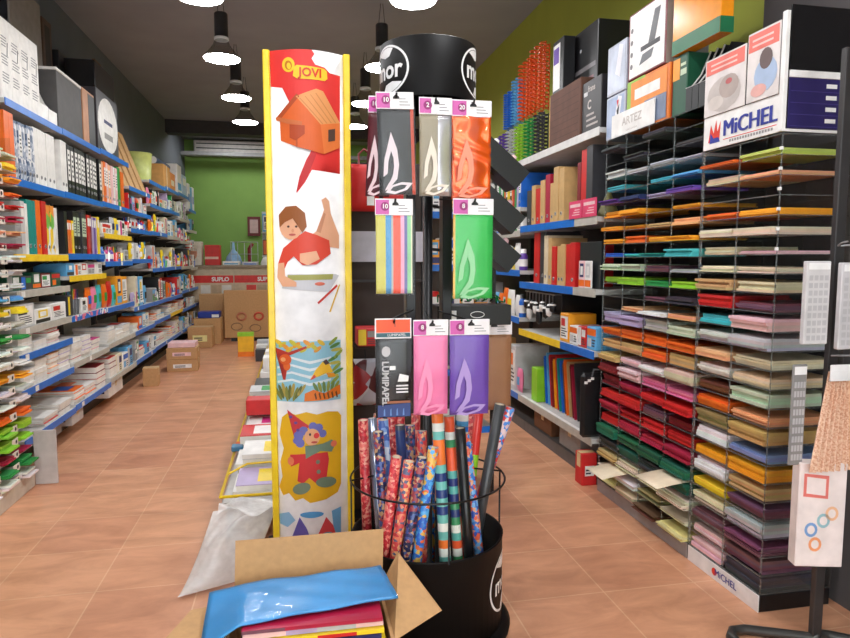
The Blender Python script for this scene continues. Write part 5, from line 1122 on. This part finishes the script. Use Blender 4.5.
# ------------------------------------------------------------------ low central display table with yellow tube frame, beyond the column
TB = root('display_table', 'low grey display table with a yellow tube frame beyond the advertising column', 'table', (-.375, 3.22, 0))
TL = 5.6; TW = .62
mb = MB(); mb.box(0, TW, 0, TL, .185, .205, M((190, 188, 186), .4), .002); mb.build('table_top', TB)
for (x, y) in ((.03, .05), (TW - .03, .05), (.03, TL / 2), (TW - .03, TL / 2), (.03, TL - .05), (TW - .03, TL - .05)):
    mb = MB(); mb.tube([(x, y, 0), (x, y, .185)], .016, DSTEEL, 10); mb.build('leg', TB)
mb = MB(); mb.tube([(-.004, 0, .235), (-.004, TL, .235)], .008, YELL, 8); mb.tube([(-.004, 0, .235), (TW, 0, .235)], .008, YELL, 8); mb.tube([(-.004, .02, .195), (-.004, .02, .36), (-.004, TL, .36)], .008, YELL, 8) if False else None
mb.build('rail', TB)
mb = MB(); mb.tube([(.0, .35, .235), (.10, .35, .285), (TW, .35, .30)], .006, YELL, 8); mb.build('divider_rail', TB)
mb = MB(); mb.box(.10, TW, 2.14, TL, .205, .24, DSTEEL, .002); mb.build('plinth', TB)
r = random.Random(17)
y = 3.28; n = 0
LT = [(.30, ['white', 'lilac', 'pale grey'], .09, .03), (.30, ['white', 'pale grey'], .14, .025), (.28, ['red', 'white'], .18, .05), (.26, ['white', 'cream'], .16, .02), (.30, ['mauve', 'white', 'charcoal'], .22, .035), (.26, ['white', 'pale grey', 'brown'], .26, .03), (.30, ['white', 'mauve', 'charcoal'], .26, .04)]
for (w, cols, hh, th) in LT:
    zz = .2065; k = 0
    while zz + th < .2065 + hh:
        c = cols[k % len(cols)]; o, kd, cat = notepad(w - .02, th, .28, c, r); o['w'] = w - .02; place(o, (-.345 + r.uniform(0, .05), y, zz), -1)
        tag(o, '%s paper pack on the yellow-railed table, %s up, %s pile from the column' % (c, ORD[k], ORD[n]), 'paper', 'paper packs on the yellow-railed table'); zz += th + .0006; k += 1
    y += w; n += 1
y = 5.62
for k in range(14):
    c = ['white', 'brown', 'pale grey', 'white', 'mauve', 'charcoal', 'cream'][k % 7]; hh = r.uniform(.08, .2)
    o, kd, cat = carton(.19, hh, .24, c, r, 'small_carton'); o['w'] = .19; place(o, (-.29 + r.uniform(-.03, .03), y, .2415), -1); tag(o, '%s box on the yellow-railed table, %s from the paper piles' % (c, ORD[k]), 'box', 'boxes on the yellow-railed table')
    o, kd, cat = carton(.17, r.uniform(.07, .16), .2, ['white', 'pale pink', 'silver'][k % 3], r, 'small_carton'); o['w'] = .17; place(o, (-.27 + r.uniform(-.03, .03), y + .01, .2435 + hh), -1); tag(o, '%s box atop the %s box from the paper piles' % (['white', 'pale pink', 'silver'][k % 3], ORD[k]), 'box', 'boxes on the yellow-railed table')
    y += .205
o, kd, cat = carton(.14, .10, .18, 'red', r, 'small_carton', 'white'); o['w'] = .14; place(o, (-.33, 4.30, .378), -1); tag(o, 'red box lying on a pile of white paper packs, yellow-railed table', 'box')
mb = MB(); mb.box(0, .12, 0, .07, 0, .03, M((70, 130, 170), .4), .004); mb.box(.02, .09, .071, .12, 0, .03, K('orange'), .004); o = mb.build('toy_blaster'); o.location = (-.395, 3.95, .2445); 
tag(o, 'blue and orange toy piece lying on the yellow rail', 'toy')

# crumpled clear plastic bag slumped from the table end to the floor
def bagf(u, v, s):
    # v 0 at the floor, 1 at the table
    x = -.50 + .25 * u + (.10 * v) + .05 * u * v; y = 2.70 + .10 * u + .40 * v ** 1.2; z = .012 + .20 * v ** 1.5 + .05 * math.sin(PI * v) * math.sin(PI * u)
    b = (math.sin(PI * u) * math.sin(PI * min(1, v * 1.02))) ** .6
    w = .010 * math.sin(11 * u + 4 * math.sin(4 * v)) + .006 * math.sin(13 * v + 9 * u) + .002 * math.sin(31 * u - 13 * v)
    return (x + .3 * w * b, y - s * .035 * b + w * b * .4, max(.003, z + s * .035 * b + w * b))
t = root('plastic_bag', 'crumpled clear plastic bag slumped between the table end and the box', 'bag', (0, 0, 0))
mb = MB(); mb.grid(lambda u, v: bagf(u, v, 1), 36, 36, BAGM); mb.grid(lambda u, v: bagf(u, v, -.3), 24, 24, BAGM); mb.build('film', t)
mb = MB(); mb.grid(lambda u, v: (-.37 + .28 * u, 3.03 + .15 * v + .01 * math.sin(9 * u), .225 + .02 * math.sin(8 * u + 5 * v) + .05 * v * (1 - v)), 20, 12, BAGM); mb.build('opening', t)

# ------------------------------------------------------------------ stand of bags and goods behind the rotating stand
ES = root('end_stand', 'dark brown display stand with hanging bags behind the rotating stand', 'display stand', (.27, 3.45, 0))
mb = MB(); mb.box(0, .42, .02, .05, .02, 1.90, M((62, 50, 44), .6)); mb.build('back_panel', ES)
for x in (0, .40):
    mb = MB(); mb.box(x, x + .02, 0, .02, 0, 1.90, BLKM); mb.build('upright', ES)
mb = MB(); mb.box(-.0, .42, -.1, .3, 0, .02, BLKM); mb.build('base', ES)
for z in (1.28, .95):
    mb = MB()
    for k in range(4): mb.tube([(.02, -.02 - .06 * k, z), (.40, -.02 - .06 * k, z)], .004, DSTEEL, 6)
    mb.box(.02, .40, -.012, -.002, z - .01, z + .006, DSTEEL); mb.build('wire_shelf', ES)
for i, (x, z, w, h, c) in enumerate(((.285, 1.64, .15, .24, 'red'), (.455, 1.62, .15, .26, 'red'), (.50, 1.53, .07, .09, 'red'))):
    t = root('hanging_bag', ('red bag hanging beside the column', 'red bag hanging behind the black tissue pack', 'small red packet hanging under the red bag')[i] + ' on the dark brown stand', 'bag', (x, 3.40, z), group='red bags on the dark brown stand')
    mb = MB(); mb.grid(lambda u, v: (w * u, -.03 * (math.sin(PI * u) * math.sin(PI * v)) ** .5, h * v), 10, 10, K(c, .5), thick=.02); mb.build('body', t)
    mb = MB(); mb.tube([(w * .3, 0, h), (w * .3, 0, h + .05), (w * .5, .02, h + .08), (w * .7, 0, h + .05), (w * .7, 0, h)], .006, K('dark red'), 6); mb.build('strap', t)
    mb = MB(); mb.box(w * .55, w * .8, -.034, -.031, h * .12, h * .32, WHT); mb.build('tag', t)
o = slab('paper_notice', 'pale grey paper sheet fixed to the dark brown stand', 'sheet', .28, .70, 3.442, 3.446, 1.38, 1.54, M((196, 196, 208), .6), 0, c=0)
for i, (x, w, c, h) in enumerate(((.3, .11, 'red', .09), (.42, .12, 'dark red', .07), (.55, .1, 'grey', .08))):
    o, kd, cat = carton(w, h, .15, c, r, 'small_carton'); o.location = (x, 3.24, (1.2865 if i < 0 else .9575)); o.rotation_euler.z = -PI / 2; del_ = None
    tag(o, '%s box on the lower wire shelf of the dark brown stand' % c, 'box', 'boxes on the wire shelf')
for i, (x, c) in enumerate(((.29, 'pale grey'), (.44, 'red'))):
    t = root('hanging_bag', '%s and red plastic bag hanging low on the dark brown stand' % c, 'bag', (x, 3.40, .62)); mb = MB(); mb.grid(lambda u, v: (.13 * u, -.03 * (math.sin(PI * u) * math.sin(PI * v)) ** .5, .25 * v), 8, 8, blotch('bag_print_%d' % i, [(190, 190, 200), (170, 40, 44), (210, 206, 210), (90, 40, 44)], 14), thick=.015); mb.build('body', t)
    mb = MB(); mb.tube([(.065, -.004, .25), (.065, .02, .29)], .004, BLKM, 6); mb.build('hook', t)
# open goods shelf next to it
CS = root('goods_shelf', 'open steel shelf of mixed goods behind the green tissue pack', 'shelving', (.72, 3.62, 0))
for x in (0, .40):
    mb = MB(); mb.box(x, x + .02, 0, .03, 0, 1.92, BLKM); mb.build('upright', CS)
mb = MB(); mb.box(.02, .40, .3, .31, .05, 1.9, M((96, 86, 78), .6)); mb.build('back_panel', CS)
SZ = (.4, .75, 1.05, 1.36, 1.66)
for z in SZ:
    mb = MB(); mb.box(0, .42, .032, .3, z - .02, z, M((170, 166, 160), .5)); s = mb.build('shelf', CS); mb = MB(); mb.box(0.02, .40, .024, .032, z - .035, z + .003, BLUE); mb.build('price_strip', s)
r = random.Random(8); n = 0
for lz, z in enumerate(SZ):
    x = .745; k = 0
    while x < 1.08:
        w = r.uniform(.07, .11); c = r.choice(['orange', 'white', 'brown', 'amber', 'white', 'sky blue', 'cream'])
        if x + w > 1.11: break
        fn = r.choice([carton, jar, carton]); h = r.uniform(.13, .22)
        o, kd, cat = fn(w, h, w if fn is jar else .18, c, r); o.location = (x, 3.665, z + .0015); o.rotation_euler.z = -PI / 2
        o.location.x = x + 0; 
        tag(o, '%s %s on the open steel shelf, %s shelf up, %s along' % (c, kd, ORD[lz], ORD[k]), cat, 'goods on the open steel shelf'); x += w + .006; k += 1
# rack of tilted black trays
TRK = SP
TRP = [(1.76, .345), (1.575, .33), (1.415, .315)]
for i, (z, dx) in enumerate(TRP):
    T = Matrix.Translation((dx, .32, z)) @ Matrix.Rotation(.70, 4, 'Y')
    mb = MB()
    for a in ((-.11, .11, -.07, -.064, 0, .085), (-.11, .11, .064, .07, 0, .085), (-.11, -.104, -.064, .064, 0, .085), (.104, .11, -.064, .064, 0, .085), (-.11, .11, -.07, .07, -.006, 0)): mb.box(*a, BLKM, T=T)
    tr = mb.build('tray', SP)
    mb = MB(); mb.tube([(0, .01, z + .02), (dx, .32, z - .008)], .006, BLKM, 6); mb.build('arm', SP)
    for k in range(4):
        o = MB(); o.lathe([(.015, 0), (.017, .09), (.010, .105)], K(('white', 'pale grey', 'pale pink', 'white')[k], .3), 10, T=T @ Matrix.Translation((-.075 + .05 * k, -.03 + .045 * (k % 2), .001)))
        o = o.build('small_jar'); o.location = SP.location; tag(o, '%s jar lying in the tilted black tray, %s tray down, %s along' % (('white', 'pale grey', 'pale pink', 'white')[k], ORD[i], ORD[k]), 'jar', 'jars in the tilted trays')

# ------------------------------------------------------------------ wire stand close to the camera at the paper rack
WX, WY = 1.84, 1.93
WR = root('wire_display_stand', 'grey metal pole stand with bent tube feet in front of the logo rack', 'display stand', (WX, WY, 0))
GT = M((74, 72, 70), .35, .5)
mb = MB(); mb.box(-.028, .012, -.012, .012, .012, 2.1, M((66, 64, 64), .35, .4), .003); mb.build('pole', WR)
mb = MB(); mb.tube([(0, 0, .03), (-.02, .0, .024), (-.22, .10, .02), (-.27, .10, .02), (-.30, .07, .02), (-.30, .0, .02), (-.22, -.14, .02)], .018, GT, 12); mb.build('foot', WR)
mb = MB(); mb.tube([(0, .01, .03), (.05, .0, .024), (.18, -.08, .02), (.27, -.2, .02)], .018, GT, 12); mb.build('foot', WR)
mb = MB(); mb.tube([(-.02, .04, .03), (-.02, .14, .025), (.2, .16, .02)], .016, GT, 12) if False else mb.tube([(.0, -.02, .02), (.05, -.2, .02)], .016, GT, 12); mb.build('foot', WR)
for z in (1.44, 1.06, .68):
    mb = MB()
    for k in range(3): mb.tube([(-.01, 0, z), (-.05 + .08 * k, -.06 - .02 * (k % 2), z + .01), (-.05 + .08 * k, -.085 - .02 * (k % 2), z + .015)], .003, STEEL, 6)
    mb.build('hook', WR)
def sheetpack(label, x, y, z, w, h, dp, m, deco, rotz=0, tilt=0):
    mb = MB(); mb.box(0, w, -dp, 0, 0, h, m, .003); deco(mb, w, h, -dp - .0008); o = mb.build('stationery_pack'); o.location = (x, y, z); o.rotation_euler = (0, tilt, rotz); return tag(o, label, 'pack', 'packs hanging on the pole stand')
def gridd(mb, w, h, y):
    mb.face([(w * .06, y, h * .9), (w * .94, y, h * .9), (w * .94, y, h * .98), (w * .06, y, h * .98)], WHT)
    for i in range(9):
        for j in range(4): mb.face([(w * (.1 + .21 * j), y, h * (.05 + .09 * i)), (w * (.26 + .21 * j), y, h * (.05 + .09 * i)), (w * (.26 + .21 * j), y, h * (.11 + .09 * i)), (w * (.1 + .21 * j), y, h * (.11 + .09 * i))], M((184, 182, 184), .5))
sheetpack('pale grey number-grid pad hanging highest on the pole stand', 1.637, 1.86, 1.115, .092, .275, .02, M((206, 204, 204), .35), gridd)
sheetpack('second pale grey grid pad hanging beside the pole', 1.742, 1.83, 1.10, .10, .285, .02, M((198, 196, 198), .35), gridd)
sheetpack('narrow grid strip hanging in front of the logo rack', 1.65, 1.90, .69, .055, .35, .01, M((136, 134, 132), .4), gridd)
# folded paper fan in a clear sleeve
t = root('paper_fan', 'folded beige woven fan in a clear sleeve hanging on the pole stand', 'fan', (1.755, 1.86, .675), group=None)
FANM = blotch('fan_weave', [(232, 194, 164), (220, 172, 142), (236, 202, 174), (210, 158, 128)], 210)
def fanf(u, v):
    w = .115 + .10 * (1 - v) ; a = (u - .5)
    return (w * a + .05 + .006 * v, -.012 + .006 * math.sin(u * 2 * PI * 9), .345 * v)
mb = MB(); mb.grid(fanf, 72, 8, FANM, smooth=False, thick=.003); mb.build('pleated_paper', t)
mb = MB(); mb.box(-.012, .112, -.028, -.022, .315, .37, WHT, .001); mb.build('header_card', t)
mb = MB(); mb.grid(lambda u, v: ((.12 + .105 * (1 - v)) * (u - .5) + .05, -.03, .35 * v), 4, 4, FILM); mb.build('wrapper', t)
def pinkd(mb, w, h, y):
    mb.face([(w * .1, y, h * .68), (w * .62, y, h * .66), (w * .62, y, h * .88), (w * .1, y, h * .9)], M((226, 120, 110), .4)); mb.face([(w * .16, y - .0005, h * .71), (w * .56, y - .0005, h * .69), (w * .56, y - .0005, h * .85), (w * .16, y - .0005, h * .87)], M((240, 226, 222), .4))
    for (cx, cz, c) in ((.55, .45, (150, 190, 200)), (.3, .36, (120, 160, 210)), (.4, .22, (240, 160, 110)), (.72, .52, (240, 190, 150))): mb.face([(w * cx + .022 * math.cos(a), y, h * cz + .026 * math.sin(a)) for a in [2 * PI * i / 14 for i in range(14)]], M(c, .4)); mb.face([(w * cx + .013 * math.cos(a), y - .0005, h * cz + .016 * math.sin(a)) for a in [2 * PI * i / 14 for i in range(14)]], M((238, 226, 222), .4))
sheetpack('white pack with pink and blue prints hanging lowest on the pole stand', 1.70, 1.93, .33, .16, .37, .05, M((236, 224, 220), .35), pinkd, -.25)
sheetpack('pale clear-wrapped pack at the edge of the pole stand', 1.90, 1.86, .28, .1, .33, .03, M((196, 196, 204), .3), lambda mb, w, h, y: mb.face([(w * .3, y, h * .2), (w * .9, y, h * .2), (w * .9, y, h * .9), (w * .3, y, h * .9)], M((120, 190, 214), .4)))

# ------------------------------------------------------------------ counter end
CT = root('shop_counter', 'beige shop counter with red-topped poster panels at the far end', 'counter', (-1.95, 12.1, 0))
CW = 1.95
mb = MB(); mb.box(0, CW, 0, .6, .1, 1.22, M((200, 186, 160), .5)); mb.build('body', CT)
mb = MB(); mb.box(-.03, CW + .03, -.04, .64, 1.22, 1.27, M((150, 132, 108), .4), .005); mb.build('worktop', CT)
mb = MB(); mb.box(.03, CW - .03, .05, .6, 0, .1, M((50, 48, 46), .6)); mb.build('plinth', CT)
for k in range(2):
    x0, x1 = (.10, .86) if k == 0 else (.88, 1.66)
    mb = MB(); mb.box(x0, x1, -.012, -.001, .15, 1.10, M((214, 190, 160), .5)); mb.box(x0, x1, -.016, -.012, .96, 1.09, M((220, 36, 28), .4))
    mb.text('SUPLO', .10, WHT, lambda a, b: ((x0 + x1) / 2 + .16 + a, -.0166, 1.02 + b), .004)
    q = random.Random(k)
    for i in range(4):
        for j in range(3):
            c = q.choice([(226, 70, 60), (236, 236, 232), (230, 226, 220), (196, 170, 140), (90, 110, 180), (238, 238, 236), (214, 190, 160)])
            a = x0 + .02 + (x1 - x0 - .04) / 4 * i; mb.box(a, a + (x1 - x0) / 4 - .025, -.0155, -.012, .2 + .25 * j, .42 + .25 * j, M(c, .5))
    mb.build('poster_panel', CT)
# things on the counter
def oncounter(name, label, cat, x0, x1, h, m, deco=None, y0=12.2, dp=.25, z=1.2715):
    mb = MB(); mb.box(0, x1 - x0, 0, dp, 0, h, m, .006)
    if deco: deco(mb, x1 - x0, h)
    o = mb.build(name); o.location = (x0, y0, z); return tag(o, label, cat)
oncounter('red_carton', 'red display box standing on the shop counter', 'box', -1.58, -1.32, .36, M((214, 40, 30), .4), lambda mb, w, h: (mb.face([(0, -.001, h * .3), (w * .9, -.001, h * .3), (w * .9, -.001, h * .42), (0, -.001, h * .42)], M((236, 200, 180), .4))))
oncounter('paper_roll_box', 'cream box with a pink picture on the counter by the dark wall', 'box', -1.90, -1.63, .42, M((232, 222, 206), .5), lambda mb, w, h: mb.face([(w * .5 + .06 * math.cos(a), -.001, h * .5 + .1 * math.sin(a)) for a in [2 * PI * i / 14 for i in range(14)]], M((226, 160, 130), .5)))
oncounter('stationery_tray', 'white tray of papers lying on the shop counter', 'tray', -1.28, -.98, .07, K('white'), lambda mb, w, h: mb.face([(w * .1, -.001, h * .2), (w * .9, -.001, h * .2), (w * .9, -.001, h * .5), (w * .1, -.001, h * .5)], K('sky blue')))
oncounter('stationery_tray', 'second white tray lying on the counter past the first', 'tray', -.94, -.66, .06, K('pale grey'), lambda mb, w, h: mb.face([(w * .1, -.001, h * .2), (w * .9, -.001, h * .2), (w * .9, -.001, h * .5), (w * .1, -.001, h * .5)], K('blue')))
mb = MB(); mb.lathe([(.13, 0), (.16, .04), (.12, .16), (.03, .28), (.02, .42), (0, .43)], M((150, 190, 224), .35), 18); o = mb.build('plastic_sack'); o.location = (-1.12, 12.62, 1.2715); tag(o, 'pale blue knotted sack standing on the shop counter', 'bag')
mb = MB(); mb.tube([(-.03, 0, 0), (-.03, 0, .3), (.03, 0, .4)], .035, K('dark red', .4), 10); o = mb.build('umbrella'); o.location = (-.8, 12.58, 1.2715); tag(o, 'dark red folded umbrella standing on the counter', 'umbrella')
mb = MB()
for k in range(5): mb.tube([(-.25 + .12 * k, 0, 0), (-.25 + .12 * k, 0, .42)], .006, STEEL, 6)
mb.tube([(-.25, 0, .42), (.23, 0, .42)], .008, STEEL, 6); mb.tube([(-.25, 0, .2), (.23, 0, .2)], .006, STEEL, 6); o = mb.build('wire_rack'); o.location = (-.90, 12.44, 1.2715); tag(o, 'silver wire rack on the counter behind the sack', 'rack')
mb = MB(); mb.lathe([(.09, 0), (.1, .03), (.06, .13), (.0, .15)], K('white', .4), 16); o = mb.build('desk_lamp'); o.location = (-.52, 12.3, 1.2715); tag(o, 'small white dome on the shop counter by the column', 'lamp')
slab('wall_picture', 'small dark red framed notice on the green back wall', 'picture', -.96, -.70, 14.15, 14.19, 1.86, 2.26, M((110, 40, 40), .5), 0, lambda mb, w, l, h: mb.face([(w * .18, -.001, h * .15), (w * .82, -.001, h * .15), (w * .82, -.001, h * .85), (w * .18, -.001, h * .85)], M((206, 176, 170), .5)))
# air-conditioner under the ceiling at the far end
AC = root('air_conditioner', 'long white air conditioner with dark slots high on the green wall', 'air conditioner', (-1.95, 13.92, 3.5)); 
mb = MB(); mb.box(0, 1.9, 0, .27, 0, .26, M((206, 200, 194), .5), .02); mb.build('casing', AC)
for z in (.09, .18):
    mb = MB(); mb.box(.05, 1.85, -.003, 0, z, z + .02, BLKM); mb.build('vent_slot', AC)
# stack of shelves with packs by the counter, column side
BS = root('goods_shelf', 'white shelf of blue printed packs at the counter by the column', 'shelving', (-.62, 12.9, 0))
mb = MB(); mb.box(0, .6, .3, .32, 0, 2.3, WHITEST); mb.build('back_panel', BS)
for z in (.5, 1.0, 1.45, 1.9):
    mb = MB(); mb.box(0, .6, 0, .3, z - .03, z, WHITEST); mb.build('shelf', BS)
r = random.Random(4)
for k, (x, z, w, h, c, a) in enumerate(((-.6, 1.9, .24, .34, 'sky blue', 'navy'), (-.34, 1.9, .24, .3, 'white', 'blue'), (-.6, 1.45, .26, .3, 'brown', 'orange'), (-.32, 1.45, .24, .26, 'orange', 'brown'), (-.6, 1.0, .26, .3, 'red', 'white'), (-.32, 1.0, .2, .3, 'red', 'white'))):
    o, kd, cat = carton(w, h, .25, c, r, 'carton', a); o.location = (x, 12.91, z + .0015); o.rotation_euler.z = -PI / 2; tag(o, '%s printed box on the white shelf at the counter, %s counted from the top' % (c, ORD[k]), cat, 'boxes on the white counter shelf')
# boxes on the aisle floor
loose_carton('cardboard box on the aisle floor in front of the dark wall, lower of two', .36, .34, .15, (-1.40, 8.55, 0), .06, 'kraft', 'white', G_B)
loose_carton('pale labelled box resting on the lower aisle box', .36, .34, .14, (-1.40, 8.55, .1525), .04, 'kraft', 'pale pink', G_B)
mb = MB(); mb.box(-.16, .16, -.14, .14, 0, .06, K('pale pink', .5), .004); o = mb.build('paper_ream'); o.location = (-1.40, 8.55, .2955); tag(o, 'pale pink paper pack lying on the two aisle boxes', 'paper')
loose_carton('brown cardboard box on the floor before the counter', .42, .4, .42, (-1.42, 11.2, 0), 0, 'kraft', None, G_B)
loose_carton('smaller cardboard box beside the brown one before the counter', .36, .36, .32, (-1.48, 10.75, 0), 0, 'kraft', 'pale yellow', G_B)
mb = MB(); mb.box(-.17, .17, -.15, .15, 0, .1, M((20, 50, 150), .4), .01); mb.box(.05, .16, -.152, -.15, .01, .06, WHT); o = mb.build('blue_tray'); o.location = (-1.40, 11.2, .4225); tag(o, 'blue tray lying on the brown box before the counter', 'tray')
loose_carton('tall cardboard box standing behind the blue tray before the counter', .4, .3, .78, (-1.42, 11.78, 0), 0, 'kraft', None, G_B)
t = root('cardboard_box', 'big flat cardboard box with red stamp standing before the counter', 'box', (-1.18, 11.3, 0)); mb = MB(); mb.box(0, 1.1, 0, .12, .06, .86, CARD, .004); mb.build('body', t)
for k, (x, z, c) in enumerate(((.28, .42, (190, 120, 90)), (.56, .42, (200, 84, 60)), (.2, .25, (140, 110, 84)), (.5, .22, (140, 110, 84)), (.85, .38, (140, 110, 84)))):
    mb = MB(); mb.tube([(x + (.09 if k > 1 else .07) * math.cos(a), -.001, z + .06 * math.sin(a)) for a in [2 * PI * i / 14 for i in range(14)]], .008 if k > 1 else .02, M(c, .7), 5, closed=True); mb.build('stamp', t)
mb = MB(); mb.box(.1, 1.0, .01, .11, 0, .06, BLKM); mb.build('skid', t)
t = root('gift_bag', 'yellow and orange paper bag with green top on the floor by the column', 'bag', (-.82, 9.5, 0)); mb = MB(); mb.box(0, .22, 0, .1, 0, .34, M((250, 190, 30), .4), .004); mb.box(-.001, .221, -.001, .101, 0, .07, M((246, 130, 30), .4)); mb.build('body', t)
mb = MB(); mb.box(-.001, .221, -.001, .101, .29, .345, M((150, 210, 40), .4)); mb.build('green_band', t)
# grey goods beside the yellow bag
r = random.Random(12)
for k in range(4):
    o, kd, cat = carton(.16, .16 + .04 * (k % 3), .2, ['charcoal', 'white', 'silver', 'pale grey'][k], r, 'small_carton'); o['w'] = .16; place(o, (-.55, 9.0 + .2 * k, 0.001), -1); tag(o, '%s box on the floor beyond the yellow-railed table, %s along' % (['charcoal', 'white', 'silver', 'pale grey'][k], ORD[k]), 'box', G_B)

# ------------------------------------------------------------------ daylight through the shop front, and exposure
w = bpy.data.worlds.new('daylight'); SC.world = w; w.use_nodes = True
w.node_tree.nodes['Background'].inputs[0].default_value = (.93, .97, 1, 1); w.node_tree.nodes['Background'].inputs[1].default_value = 3.2
vs = SC.view_settings; vs.view_transform = 'Standard'; vs.look = 'None'; vs.gamma = 1; vs.exposure = 0.7; vs.use_curve_mapping = False
SC.cycles.transparent_max_bounces = 40; SC.cycles.max_bounces = 8; SC.cycles.diffuse_bounces = 4
SC.cycles.use_denoising = True
